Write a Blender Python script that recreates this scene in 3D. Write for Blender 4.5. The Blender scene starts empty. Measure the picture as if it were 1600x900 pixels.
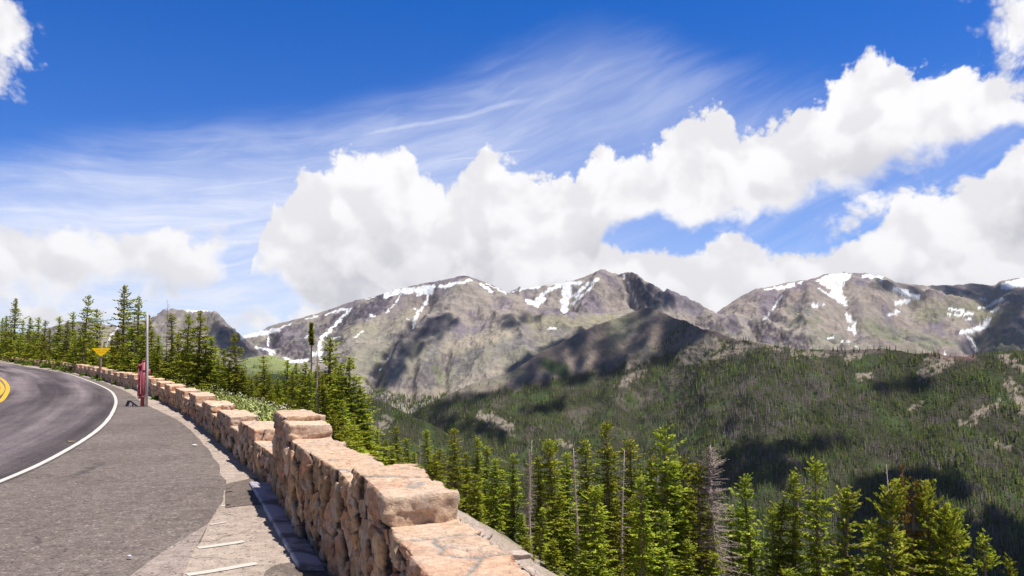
import bpy, math, random
import numpy as np
from mathutils import Vector, Matrix
R = math.radians
rng = np.random.default_rng(7)
random.seed(7)

# ------------------------------------------------------------------ camera
F = 1244.0; HZ = 545.0; CAMZ = 1.7
PITCH = math.atan((HZ-450)/F)
sc = bpy.context.scene
cam_d = bpy.data.cameras.new('camera'); cam = bpy.data.objects.new('camera', cam_d)
sc.collection.objects.link(cam); sc.camera = cam
cam_d.sensor_width = 36; cam_d.lens = 36*F/1600
cam_d.clip_start = 0.05; cam_d.clip_end = 120000
cam.location = (0, 0, CAMZ); cam.rotation_euler = (R(90)+PITCH, 0, 0)

def ray(px, py):
    px = np.asarray(px, float); py = np.asarray(py, float)
    a = (px-800)/F; b = (450-py)/F
    c, s = math.cos(PITCH), math.sin(PITCH)
    y = c - b*s; z = s + b*c
    return a/y, z/y
def G(px, py, z=0.0):
    dx, dz = ray(px, py); d = (z-CAMZ)/dz
    return dx*d, d
def at(px, py, d):
    dx, dz = ray(px, py); return dx*d, d*np.ones_like(dx), CAMZ+dz*d
def proj(x, y, z):
    c, s = math.cos(PITCH), math.sin(PITCH)
    z = z-CAMZ; f = y*c+z*s; u = -y*s+z*c
    return 800+F*x/f, 450-F*u/f

# ------------------------------------------------------------------ sun + exposure
SUN_EL, SUN_AZ = R(69.5), R(105)          # azimuth clockwise from +Y
L = np.array([math.cos(SUN_EL)*math.sin(SUN_AZ), math.cos(SUN_EL)*math.cos(SUN_AZ), math.sin(SUN_EL)])
sd = bpy.data.lights.new('sun', 'SUN'); sd.energy = 5.0; sd.angle = R(0.53); sd.color = (1, .955, .88)
so = bpy.data.objects.new('sun', sd); sc.collection.objects.link(so)
so.rotation_euler = Vector(L).to_track_quat('Z', 'Y').to_euler()
sc.view_settings.view_transform = 'Standard'; sc.view_settings.look = 'None'
sc.cycles.max_bounces = 5; sc.cycles.diffuse_bounces = 2; sc.cycles.glossy_bounces = 1; sc.cycles.transmission_bounces = 2; sc.cycles.transparent_max_bounces = 12; sc.cycles.caustics_reflective = False
sc.view_settings.exposure = 0.22; sc.view_settings.gamma = 1.0; sc.view_settings.use_curve_mapping = False

# ------------------------------------------------------------------ node helper
class N:
    dim = '3D'
    def __init__(s, tree): s.t = tree; s.n = tree.nodes; s.l = tree.links
    def put(s, sock, v):
        if v is None: return
        if isinstance(v, bpy.types.NodeSocket): s.l.new(v, sock)
        elif isinstance(v, (tuple, list)) and len(v) == 3 and sock.type == 'RGBA': sock.default_value = (*v, 1)
        else: sock.default_value = v
    def math(s, op, a, b=None, c=None, clamp=False):
        n = s.n.new('ShaderNodeMath'); n.operation = op; n.use_clamp = clamp
        s.put(n.inputs[0], a); s.put(n.inputs[1], b); s.put(n.inputs[2], c); return n.outputs[0]
    def vmath(s, op, a, b=None, scale=None):
        n = s.n.new('ShaderNodeVectorMath'); n.operation = op
        s.put(n.inputs[0], a); s.put(n.inputs[1], b)
        if scale is not None: s.put(n.inputs['Scale'], scale)
        return n.outputs[0]
    def noise(s, vec, scale, detail=4, rough=.55, dist=0, dim=None):
        n = s.n.new('ShaderNodeTexNoise'); n.noise_dimensions = dim or s.dim
        s.put(n.inputs['Vector'], vec); s.put(n.inputs['Scale'], scale); s.put(n.inputs['Detail'], detail)
        s.put(n.inputs['Roughness'], rough); s.put(n.inputs['Distortion'], dist); return n.outputs[0]
    def voro(s, vec, scale, feature='F1', detail=0, rough=.5, out=0, rnd=1.0, dim=None):
        n = s.n.new('ShaderNodeTexVoronoi'); n.feature = feature; n.voronoi_dimensions = dim or s.dim
        s.put(n.inputs['Vector'], vec); s.put(n.inputs['Scale'], scale)
        if 'Detail' in n.inputs: s.put(n.inputs['Detail'], detail); s.put(n.inputs['Roughness'], rough)
        s.put(n.inputs['Randomness'], rnd)
        return n.outputs[out]
    def map(s, v, a, b, c=0.0, d=1.0, smooth=False):
        n = s.n.new('ShaderNodeMapRange'); n.interpolation_type = 'SMOOTHSTEP' if smooth else 'LINEAR'
        for k, q in enumerate((v, a, b, c, d)): s.put(n.inputs[k], q)
        return n.outputs[0]
    def mix(s, f, a, b, mode='MIX'):
        n = s.n.new('ShaderNodeMix'); n.data_type = 'RGBA'; n.blend_type = mode
        s.put(n.inputs[0], f); s.put(n.inputs[6], a); s.put(n.inputs[7], b); return n.outputs[2]
    def xyz(s, v):
        n = s.n.new('ShaderNodeSeparateXYZ'); s.put(n.inputs[0], v); return n.outputs
    def comb(s, x, y, z=0.0):
        n = s.n.new('ShaderNodeCombineXYZ'); s.put(n.inputs[0], x); s.put(n.inputs[1], y); s.put(n.inputs[2], z); return n.outputs[0]
    def curve(s, v, pts):
        n = s.n.new('ShaderNodeFloatCurve'); s.put(n.inputs['Value'], v)
        cu = n.mapping.curves[0]; pts = sorted(pts)
        cu.points[0].location = pts[0]; cu.points[1].location = pts[-1]
        for p in pts[1:-1]: cu.points.new(*p)
        n.mapping.extend = 'HORIZONTAL'
        for p in cu.points: p.handle_type = 'VECTOR'
        n.mapping.update(); return n.outputs[0]

# ------------------------------------------------------------------ world: sky, cumulus banks and cirrus
w = bpy.data.worlds.new('World'); sc.world = w; w.use_nodes = True
w.cycles.sampling_method = 'MANUAL'; w.cycles.sample_map_resolution = 512
nt = w.node_tree; nt.nodes.clear(); n = N(nt); n.dim = '2D'
sky = nt.nodes.new('ShaderNodeTexSky'); sky.sky_type = 'NISHITA'; sky.sun_disc = False
sky.sun_elevation = SUN_EL; sky.sun_rotation = SUN_AZ; sky.altitude = 3300; sky.air_density = 1.0; sky.dust_density = 0.3; sky.ozone_density = 3.0
tc = nt.nodes.new('ShaderNodeTexCoord'); D = tc.outputs['Generated']
X, Y, Z = n.xyz(D)
az = n.math('ARCTAN2', X, Y)
el = n.math('ARCSINE', Z)
A0, A1, E0, E1 = -.75, .75, -.05, .55
def azel(px, py):
    dx, dz = ray(px, py); return math.atan(dx), math.atan(dz/math.sqrt(1+dx*dx))
azn = n.map(az, A0, A1)
def line(pts):
    q = []
    for px, py in pts:
        a, e = azel(px, py); q.append(((a-A0)/(A1-A0), (e-E0)/(E1-E0)))
    v = n.curve(azn, q)
    return n.math('MULTIPLY_ADD', v, E1-E0, E0)
P = n.comb(az, el, 0.0)
warp = n.vmath('SCALE', n.vmath('SUBTRACT', n.noise_col(P, 5) if hasattr(n, 'noise_col') else n.comb(n.noise(P, 6, 3), n.noise(n.vmath('ADD', P, (5., 3., 1.)), 6, 3)), (.5, .5, 0)), None, .05)
def billow(off):
    q = n.vmath('ADD', n.vmath('ADD', P, warp), off)
    v = n.voro(q, 13, 'SMOOTH_F1', 4, .55)          # puffy lobes
    f = n.noise(q, 9, 7, .58)
    return n.math('ADD', n.math('MULTIPLY', n.math('SUBTRACT', .62, v), .7), n.math('MULTIPLY', n.math('SUBTRACT', f, .5), .95))
B0 = billow((0., 0., 0.)); B1 = billow((.006, .014, 0.))
puff = n.voro(n.vmath('ADD', P, warp), 42, 'F1', 3, .6)
fineN = n.math('ADD', n.math('MULTIPLY', n.noise(P, 60, 7, .68), .75), n.math('MULTIPLY', n.math('SUBTRACT', .55, puff), .9))
def band(top, bot, amp=.045, soft=.010, ampb=None):
    d = n.math('SUBTRACT', line(top), el)
    Ft = n.math('ADD', d, n.math('MULTIPLY', n.math('ADD', B0, n.math('MULTIPLY', n.math('SUBTRACT', fineN, .46), .33)), amp))
    Ft = n.math('ADD', Ft, .010); Fx = Ft
    if bot:
        e = n.math('SUBTRACT', el, line(bot))
        Fb = n.math('ADD', e, n.math('MULTIPLY', B0, ampb or amp))
        Fb = n.math('MULTIPLY', n.math('ADD', Fb, .020), .55)
        Fx = n.math('MINIMUM', Ft, Fb)
    return n.map(Fx, 0.0, soft, 0, 1, True), d
main_top = [(380,520),(392,400),(410,330),(440,300),(480,262),(540,238),(600,230),(640,226),(655,262),(700,270),(740,242),(765,240),(800,255),(860,258),(905,250),(925,228),(950,222),(962,248),(1000,232),(1050,195),(1068,168),(1130,165),(1157,200),(1200,172),(1250,138),(1320,100),(1345,85),(1400,90),(1450,102),(1500,100),(1560,118),(1590,150),(1640,190),(1750,300)]
main_bot = [(360,470),(400,412),(440,448),(500,500),(600,560),(860,560),(925,420),(950,362),(1000,342),(1080,342),(1150,326),(1250,300),(1330,268),(1400,248),(1500,226),(1560,205),(1640,186)]
low_top = [(560,560),(760,470),(880,380),(940,362),(1000,380),(1060,388),(1110,377),(1150,370),(1200,390),(1260,390),(1310,378),(1385,335),(1400,308),(1480,288),(1545,260),(1570,225),(1600,195),(1700,150),(1900,120)]
left_top = [(-400,320),(-100,335),(0,340),(60,346),(100,334),(130,356),(200,352),(262,345),(300,370),(340,350),(385,360),(430,420),(450,520)]
left_bot = [(-400,455),(0,470),(100,468),(200,456),(300,436),(340,420),(385,385),(450,380)]
m1, d1 = band(main_top, main_bot, .048, .013, .05)
m2, d2 = band(low_top, None, .035, .012)
m3, d3 = band(left_top, left_bot, .04, .02, .06)
def blob(px, py, rx, ry, amp=1.3, k=.5, rot=0):
    a, e = azel(px, py); s_ = 1/F
    u = n.math('SUBTRACT', az, a); v = n.math('SUBTRACT', el, e)
    c_, q_ = math.cos(R(rot)), math.sin(R(rot))
    uu = n.math('DIVIDE', n.math('ADD', n.math('MULTIPLY', u, c_), n.math('MULTIPLY', v, q_)), rx*s_)
    vv = n.math('DIVIDE', n.math('SUBTRACT', n.math('MULTIPLY', v, c_), n.math('MULTIPLY', u, q_)), ry*s_)
    r = n.math('SQRT', n.math('ADD', n.math('MULTIPLY', uu, uu), n.math('MULTIPLY', vv, vv)))
    f = n.math('ADD', n.math('SUBTRACT', 1.08, r), n.math('MULTIPLY', n.math('ADD', B0, n.math('MULTIPLY', n.math('SUBTRACT', fineN, .45), .5)), amp*.8))
    return n.map(f, 0.0, k, 0, 1, True)
blobs = [blob(-20,40,88,108,1.1,.6), blob(1606,15,95,90,1.1,.7), blob(1335,348,100,40,1.4,.8,20), blob(1560,160,60,50,1.3,.7),
         blob(505,488,75,34,1.1,.5), blob(400,500,60,38,1.2,.8), blob(60,494,110,26,1.1,.7), blob(160,490,65,22,1.1,.8), blob(285,462,40,12,1.6,1.),
         blob(340,355,110,30,1.4,1.1), blob(1130,335,90,22,1.2,1.)]
dens = n.math('MAXIMUM', n.math('MAXIMUM', m1, m2), m3)
for b in blobs: dens = n.math('MAXIMUM', dens, b)
# shading of the cumulus: puffs facing up and to the right are bright, flat bases greyer
emb = n.math('SUBTRACT', B0, B1)
def soft(off):
    q = n.vmath('ADD', n.vmath('ADD', P, warp), off)
    return n.math('SUBTRACT', n.math('MULTIPLY', n.noise(q, 10, 4, .5), 1.3), n.math('MULTIPLY', n.voro(q, 15, 'SMOOTH_F1', 2, .4), .55))
emb2 = n.math('SUBTRACT', soft((0., 0., 0.)), soft((.010, .020, 0.)))
lit = n.map(n.math('ADD', emb2, n.math('MULTIPLY', emb, .22)), -.16, .20, 0, 1, True)
dtop = n.map(n.math('MINIMUM', n.math('MAXIMUM', d1, 0.0), n.math('MAXIMUM', d2, n.math('MAXIMUM', d1, 0.0))), 0.01, .16, 1, 0, True)
base = n.noise(P, 7, 5, .6)
deep2 = n.math('MULTIPLY', m2, n.map(d2, .03, .10, 0, 1, True))
rightw = n.map(az, .30, .5, 0.12, 1, True)
grey = n.math('MULTIPLY', deep2, n.math('MULTIPLY', rightw, n.map(base, .40, .62, .15, 1, True)))
deepl = n.math('MULTIPLY', m3, n.map(d3, .04, .09, 0, .55, True))
deep1 = n.math('MULTIPLY', m1, n.map(d1, .05, .16, 0, .5, True))
sh = n.math('ADD', n.math('MULTIPLY', n.math('SUBTRACT', 1, lit), .42), n.math('MULTIPLY', n.map(base, .42, .62, 0, 1, True), n.math('ADD', deepl, deep1)))
sh = n.math('ADD', sh, n.math('MULTIPLY', grey, .75), clamp=True)
ccol = n.mix(sh, (.88, .87, .88), (.55, .54, .58))
# cirrus: long streaks sweeping up to the right
ca, sa = math.cos(R(17)), math.sin(R(17))
bend = n.math('MULTIPLY', n.math('MULTIPLY', az, az), .25)
u = n.math('ADD', n.math('MULTIPLY', az, ca), n.math('MULTIPLY', el, sa))
v = n.math('SUBTRACT', n.math('SUBTRACT', n.math('MULTIPLY', el, ca), n.math('MULTIPLY', az, sa)), bend)
wob = n.math('MULTIPLY', n.math('SUBTRACT', n.noise(P, 4, 3), .5), .03)
S = n.comb(n.math('MULTIPLY', u, 2.2), n.math('MULTIPLY', n.math('ADD', v, wob), 26.), 0.0)
S2 = n.comb(n.math('MULTIPLY', u, 9.), n.math('MULTIPLY', n.math('ADD', v, wob), 58.), 3.0)
st = n.math('ADD', n.math('MULTIPLY', n.noise(S, 1, 6, .52, .3), .5), n.math('MULTIPLY', n.noise(S2, 1, 6, .66, .4), .5))
cir_top = line([(-400,250),(0,205),(250,185),(500,160),(700,105),(850,25),(930,0),(1010,15),(1130,70),(1300,90),(1500,95),(1900,60)])
fe = n.map(n.math('SUBTRACT', cir_top, el), -.012, .055, 0, 1, True)
patch = n.noise(P, 3.2, 4, .5)
cir = n.math('MULTIPLY', fe, n.map(n.math('ADD', st, n.math('MULTIPLY', n.math('SUBTRACT', patch, .5), .5)), .34, .82, .0, .50, True))
veil = n.math('MULTIPLY', n.map(n.math('SUBTRACT', cir_top, el), .0, .10, 0, 1.0, True), n.map(az, -.35, .35, 1, .25))
cir = n.math('MULTIPLY', cir, n.map(az, -.35, .15, 1, .45))
def streak(p0, p1, wd, s_):
    a0, e0 = azel(*p0); a1, e1 = azel(*p1)
    m_ = (e1-e0)/(a1-a0)
    dd = n.math('ABSOLUTE', n.math('ADD', n.math('SUBTRACT', el, n.math('MULTIPLY_ADD', az, m_, e0-a0*m_)), n.math('MULTIPLY', n.math('SUBTRACT', n.noise(P, 12, 5), .5), .010)))
    r_ = n.math('MULTIPLY', n.map(az, a0, a0+.06, 0, 1, True), n.map(az, a1-.06, a1, 1, 0, True))
    return n.math('MULTIPLY', n.math('MULTIPLY', n.map(dd, 0, wd, 1, 0, True), r_), n.math('MULTIPLY', n.map(st, .35, .6, .3, 1), s_))
sk = n.math('MAXIMUM', streak((520,218),(860,148),.006,.5), streak((230,304),(500,270),.004,.4))
sk = n.math('MAXIMUM', sk, streak((640,258),(860,228),.003,.4))
low = n.math('MULTIPLY', n.map(el, .02, .16, .16, 0, True), n.map(n.noise(n.comb(az, n.math('MULTIPLY', el, 3.)), 5, 5), .35, .6, .4, 1.6))
alpha_c = n.math('ADD', n.math('ADD', n.math('MAXIMUM', cir, sk), n.math('MULTIPLY', veil, .55)), n.math('MULTIPLY', low, .5), clamp=True)
grade = n.map(Z, .0, .45, 0, 1)
tint = n.mix(grade, (.72, .92, 1.30), (.0, .68, 1.58))
skyc = n.mix(1.0, sky.outputs[0], tint, 'MULTIPLY')
skyc = n.vmath('SCALE', skyc, None, 0.10)
c1 = n.mix(n.math('MULTIPLY', alpha_c, .9), skyc, (.80, .83, .93))
fin = n.mix(dens, c1, ccol)
bg = nt.nodes.new('ShaderNodeBackground'); nt.links.new(fin, bg.inputs[0]); bg.inputs[1].default_value = 1.0
bg0 = nt.nodes.new('ShaderNodeBackground'); nt.links.new(n.mix(1.0, sky.outputs[0], (.060, .066, .080), 'MULTIPLY'), bg0.inputs[0]); ms = nt.nodes.new('ShaderNodeMixShader')
win = n.math('MULTIPLY', n.math('MULTIPLY', n.map(n.math('ABSOLUTE', az), .78, .95, 1, 0, True), n.map(el, .42, .56, 1, 0, True)), n.map(el, -.06, -.03, 0, 1, True))
nt.links.new(win, ms.inputs[0]); nt.links.new(bg0.outputs[0], ms.inputs[1]); nt.links.new(bg.outputs[0], ms.inputs[2])
wo = nt.nodes.new('ShaderNodeOutputWorld'); nt.links.new(ms.outputs[0], wo.inputs[0])

# ------------------------------------------------------------------ numpy noise
def _h(ix, iy, iz, seed):
    h = (ix.astype(np.int64)*374761393 + iy.astype(np.int64)*668265263 + iz.astype(np.int64)*2147483647 + seed*1274126177) & 0xffffffff
    h = ((h ^ (h >> 13))*1274126177) & 0xffffffff
    h = ((h ^ (h >> 16))*2246822519) & 0xffffffff
    return (h ^ (h >> 15)) & 0xffffffff
def rnd(ix, iy, iz, seed): return _h(ix, iy, iz, seed)/4294967295.0
def vn(x, y, z=None, seed=0):
    x = np.asarray(x, float); y = np.asarray(y, float)
    z = np.zeros_like(x) if z is None else np.asarray(z, float)
    X_, Y_, Z_ = np.floor(x), np.floor(y), np.floor(z)
    fx, fy, fz = x-X_, y-Y_, z-Z_
    ux, uy, uz = [f*f*f*(f*(f*6-15)+10) for f in (fx, fy, fz)]
    X_, Y_, Z_ = X_.astype(int), Y_.astype(int), Z_.astype(int)
    out = 0
    for i in (0, 1):
        for j in (0, 1):
            for k in (0, 1):
                h = _h(X_+i, Y_+j, Z_+k, seed)
                gx = (h & 1023)/511.5-1; gy = ((h >> 10) & 1023)/511.5-1; gz = ((h >> 20) & 1023)/511.5-1
                wgt = (ux if i else 1-ux)*(uy if j else 1-uy)*(uz if k else 1-uz)
                out = out + wgt*(gx*(fx-i)+gy*(fy-j)+gz*(fz-k))
    return out*1.35
def fbm(x, y, z=None, oct=5, seed=0, gain=.5):
    s = 0; a = 1.0; f = 1.0
    for o in range(oct):
        s = s + a*vn(x*f+o*7.3, y*f+o*3.1, None if z is None else z*f, seed+o*17); a *= gain; f *= 2.03
    return s
def ridged(x, y, oct=5, seed=0, gain=.5):
    s = 0; a = 1.0; f = 1.0; p = 1.0
    for o in range(oct):
        r = 1-np.abs(vn(x*f+o*5.7, y*f+o*9.1, None, seed+o*13))*1.9; r = np.clip(r, 0, 1)**2
        s = s + a*r*p; p = np.clip(r*1.3, .2, 1); a *= gain; f *= 2.07
    return s
def sstep(a, b, x):
    t = np.clip((x-a)/(b-a), 0, 1); return t*t*(3-2*t)
def dist_poly(px, py, pts):
    best = np.full(px.shape, 1e9)
    for (x0, y0), (x1, y1) in zip(pts[:-1], pts[1:]):
        dx, dy = x1-x0, y1-y0; l2 = dx*dx+dy*dy+1e-9
        t = np.clip(((px-x0)*dx+(py-y0)*dy)/l2, 0, 1)
        best = np.minimum(best, np.hypot(px-x0-t*dx, py-y0-t*dy))
    return best
def inside(px, py, poly):
    r = np.zeros(px.shape, bool); m = len(poly)
    for i in range(m):
        x0, y0 = poly[i]; x1, y1 = poly[(i+1) % m]
        c = ((y0 > py) != (y1 > py)) & (px < (x1-x0)*(py-y0)/((y1-y0) if y1 != y0 else 1e-9)+x0); r ^= c
    return r

# ------------------------------------------------------------------ scene helpers
def tag(o, label=None, cat=None, group=None, kind=None):
    if label: o['label'] = label
    if cat: o['category'] = cat
    if group: o['group'] = group
    if kind: o['kind'] = kind
    return o
def mesh(name, V, Fc, mat=None, parent=None, smooth=True, col=None, uv=None):
    me = bpy.data.meshes.new(name)
    V = np.asarray(V, np.float32)
    if isinstance(Fc, np.ndarray):
        k = Fc.shape[1]; me.vertices.add(len(V)); me.vertices.foreach_set('co', V.ravel())
        me.loops.add(Fc.size); me.loops.foreach_set('vertex_index', Fc.astype(np.int32).ravel())
        me.polygons.add(len(Fc)); me.polygons.foreach_set('loop_start', np.arange(0, Fc.size, k, dtype=np.int32))
        me.polygons.foreach_set('loop_total', np.full(len(Fc), k, np.int32))
        me.update(calc_edges=True)
    else:
        me.from_pydata(V.tolist(), [], [list(f) for f in Fc]); me.update()
    if smooth: me.polygons.foreach_set('use_smooth', np.ones(len(me.polygons), bool))
    if col is not None:
        ca_ = me.color_attributes.new('Col', 'FLOAT_COLOR', 'POINT')
        c4 = np.ones((len(V), 4), np.float32); c4[:, :col.shape[1]] = col; ca_.data.foreach_set('color', c4.ravel())
    if uv is not None:
        ul = me.uv_layers.new(name='UVMap'); li = np.zeros(len(me.loops), np.int32); me.loops.foreach_get('vertex_index', li)
        ul.data.foreach_set('uv', np.asarray(uv, np.float32)[li].ravel())
    if mat: me.materials.append(mat)
    o = bpy.data.objects.new(name, me); sc.collection.objects.link(o)
    if parent: o.parent = parent
    return o
def empty(name, loc=(0, 0, 0)):
    o = bpy.data.objects.new(name, None); o.empty_display_size = .3; sc.collection.objects.link(o); o.location = loc; return o
def grid_faces(r, c):
    i = np.arange((r-1)*(c-1)); a = (i//(c-1))*c + i % (c-1)
    return np.stack([a, a+1, a+c+1, a+c], 1)
def material(name, rough=.9, spec=.2):
    m = bpy.data.materials.new(name); m.use_nodes = True; t = m.node_tree
    b = t.nodes['Principled BSDF']; b.inputs['Roughness'].default_value = rough; b.inputs['Specular IOR Level'].default_value = spec
    return m, N(t), b
def bump(n, b, h, strength, dist):
    q = n.n.new('ShaderNodeBump'); q.inputs['Strength'].default_value = strength; q.inputs['Distance'].default_value = dist
    n.put(q.inputs['Height'], h); n.l.new(q.outputs[0], b.inputs['Normal'])
def attr(n, name='Col'):
    a = n.n.new('ShaderNodeAttribute'); a.attribute_name = name; return a.outputs['Color']
def objco(n):
    return n.n.new('ShaderNodeTexCoord').outputs['Object']

# ------------------------------------------------------------------ mountain materials
def rock_mat(name, fine, bs):
    m, n, b = material(name, .95, .1)
    P = objco(n)
    f1 = n.noise(P, 1/fine, 8, .65); f2 = n.voro(P, 1/(fine*1.6), 'F1', 2)
    v = n.map(f1, .28, .72, .74, 1.26)
    c = n.mix(1.0, attr(n), n.comb(v, v, v), 'MULTIPLY')
    n.put(b.inputs['Base Color'], c)
    bump(n, b, n.math('ADD', f1, n.math('MULTIPLY', f2, .4)), bs, fine*.5)
    return m
M_rock = rock_mat('tundra_rock', 70, .6)
M_hill = rock_mat('hill_ground', 40, .8)

# ------------------------------------------------------------------ relief builder
RELIEF = {}
def relief(name, crest, foot, step, rows, p=1.0, amp=60, wl=600, stretch=.5, seed=1, jag=0, jwl=12, creases=(), colorfn=None, mat=None, label=None, envc=.25, ampf=.35, back=.6):
    cp = np.array(crest, float); fp = np.array(foot, float)
    px = np.arange(cp[0, 0], cp[-1, 0]+step, step)
    cy = np.interp(px, cp[:, 0], cp[:, 1]); cd = np.interp(px, cp[:, 0], cp[:, 2])
    k = 5; ker = np.ones(k)/k
    cy = np.convolve(np.pad(cy, k//2, 'edge'), ker, 'valid'); cd = np.convolve(np.pad(cd, 10, 'edge'), np.ones(21)/21, 'valid')
    cy = cy + jag*fbm(px/jwl, px*0+seed, None, 5, seed, .6)
    fy = np.interp(px, fp[:, 0], fp[:, 1]); fd = np.interp(px, fp[:, 0], fp[:, 2])
    fd = np.convolve(np.pad(fd, 10, 'edge'), np.ones(21)/21, 'valid')
    t = np.linspace(0, 1, rows)[:, None]
    PY = fy+(cy-fy)*t; PXg = np.repeat(px[None], rows, 0); DD = fd+(cd-fd)*t**p
    x, y, z = at(PXg, PY, DD)
    env = (envc+(1-envc)*sstep(0, .25, 1-t))*np.ones_like(x)
    nz = ridged(x/wl+.3*vn(x/wl, y/wl, None, seed+3), y/wl*stretch, 6, seed, .52)-.75
    z = z + amp*env*nz + ampf*amp*env*fbm(x/(wl*.16), y/(wl*.16), None, 5, seed+50, .6)
    for pts, wpx, dep in creases:
        dd = dist_poly(PXg, PY, pts); z = z + dep*np.exp(-(dd/wpx)**2)*sstep(0, .12, 1-t)
    xb, yb, zb = [x], [y], [z]
    for k in range(1, 9):
        q = k*k*.5+k
        xb.append(x[-1:]*(1+q*60/cd.mean())); yb.append(y[-1:]+q*60); zb.append(z[-1:]-q*60*back)
    x, y, z = map(np.vstack, (xb, yb, zb))
    qx, qy = proj(x, y, z)
    sx = np.gradient(z, axis=1)/(np.gradient(x, axis=1)+1e-3)
    gy = np.gradient(z, axis=0)/(np.abs(np.gradient(y, axis=0))+1.0)
    col = colorfn(x, y, z, qx, qy, sx, gy)
    V = np.stack([x.ravel(), y.ravel(), z.ravel()], 1)
    o = mesh(name, V, grid_faces(*x.shape), mat, None, True, col.reshape(-1, 3))
    tag(o, label, None, None, 'structure')
    RELIEF[label] = (x[:rows], y[:rows], z[:rows], qx[:rows], qy[:rows])
    return o

C_tan = np.array((.325, .285, .245)); C_rock = np.array((.22, .185, .215)); C_dark = np.array((.12, .10, .12)); C_grn = np.array((.21, .215, .14)); C_snow = np.array((.86, .87, .88)); C_pink = np.array((.28, .215, .195))
def mix(a, b, f): return a*(1-f[..., None])+b*f[..., None]
def z5(p): return (360+p[0]/3.2, 400+p[1]/3.2)
def z6(p): return (780+p[0]/3.2, 400+p[1]/3.2)
def z7(p): return (1100+p[0]/3.2, 400+p[1]/3.2)
def z1(p): return (p[0]/4, 430+p[1]/4)
SNOW = []
def S(fn, w, *pts):
    k = 4 if fn is z1 else 3.2
    SNOW.append(([fn(p) for p in pts], w/k/2))
S(z5,22,(60,405),(130,390),(200,375),(240,370)); S(z5,14,(130,455),(170,465),(215,480)); S(z5,10,(185,390),(195,450)); S(z5,10,(185,460),(215,510))
S(z5,18,(275,512),(320,530),(385,520)); S(z5,10,(375,315),(435,300)); S(z5,8,(250,360),(300,340)); S(z5,12,(480,290),(560,268),(600,262))
S(z5,15,(590,275),(545,320),(500,370),(450,415),(445,470),(450,520)); S(z5,8,(545,330),(560,300)); S(z5,26,(415,490),(450,490)); S(z5,6,(500,415),(545,405)); S(z5,7,(675,215),(720,208))
S(z5,26,(780,195),(850,175),(920,170),(1010,155)); S(z5,7,(860,185),(825,235),(780,285)); S(z5,13,(925,170),(985,190),(990,215),(950,270),(925,310),(912,358)); S(z5,34,(945,182),(1000,172))
S(z5,16,(1050,155),(1110,140),(1200,122)); S(z5,8,(1070,160),(1150,130)); S(z5,10,(1250,140),(1290,165),(1310,185)); S(z5,9,(1280,140),(1320,155),(1380,190))
S(z5,9,(620,408),(665,378)); S(z5,10,(700,295),(725,300)); S(z5,10,(880,318),(895,320)); S(z5,9,(915,260),(930,265)); S(z5,8,(370,410),(395,400)); S(z5,6,(745,570),(755,560)); S(z5,6,(790,515),(800,500)); S(z5,5,(830,455),(835,448))
S(z6,10,(50,180),(120,165),(200,155)); S(z6,22,(140,225),(190,245),(220,215)); S(z6,17,(185,215),(260,165),(300,150)); S(z6,16,(290,140),(400,135)); S(z6,44,(335,150),(342,200)); S(z6,34,(338,190),(326,270)); S(z6,20,(380,200),(420,160)); S(z6,12,(370,235),(430,185),(490,125)); S(z6,15,(440,140),(490,120))
S(z6,9,(622,90),(640,130),(665,190),(690,250)); S(z6,11,(245,362),(280,362)); S(z6,14,(325,455),(335,440))
S(z7,18,(370,165),(400,155),(450,142)); S(z7,9,(300,170),(360,158)); S(z7,12,(480,135),(492,132)); S(z7,10,(385,200),(350,260),(320,300),(300,320))
S(z7,8,(570,160),(620,195),(690,230)); S(z7,16,(800,100),(890,105),(885,122)); S(z7,22,(950,165),(1000,180),(1075,210)); S(z7,20,(960,235),(1020,225)); S(z7,18,(545,245),(565,245)); S(z7,9,(600,245),(605,247))
S(z7,22,(715,295),(740,330),(755,380)); S(z7,14,(720,365),(760,375)); S(z7,14,(930,290),(965,290)); S(z7,8,(960,275),(975,275)); S(z7,11,(1230,262),(1300,275)); S(z7,14,(1260,295),(1345,290)); S(z7,9,(1220,292),(1230,292)); S(z7,9,(1310,318),(1350,315))
S(z7,24,(1290,380),(1340,375),(1400,350),(1425,320)); S(z7,10,(1320,400),(1350,450),(1365,475)); S(z7,40,(1505,150),(1600,130),(1800,120)); S(z7,20,(1420,250),(1490,215)); S(z7,14,(1445,275),(1470,262)); S(z7,12,(1385,215),(1410,220)); S(z7,12,(1375,258),(1400,262))
S(z7,9,(620,410),(655,412)); S(z7,10,(690,425),(730,430)); S(z7,6,(740,455),(770,455)); S(z7,12,(1205,495),(1215,495))
S(z1,13,(560,285),(600,300)); S(z1,18,(670,300),(740,305)); S(z1,10,(735,330),(690,390),(655,445)); S(z1,15,(1165,218),(1200,224),(1250,217),(1300,222)); S(z1,7,(965,250),(985,245))
TRI = [z7(p) for p in [(555,125),(600,98),(660,86),(740,85),(730,110),(700,140),(690,175),(720,245),(700,255),(660,215),(620,190),(640,170),(600,150)]]
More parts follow.
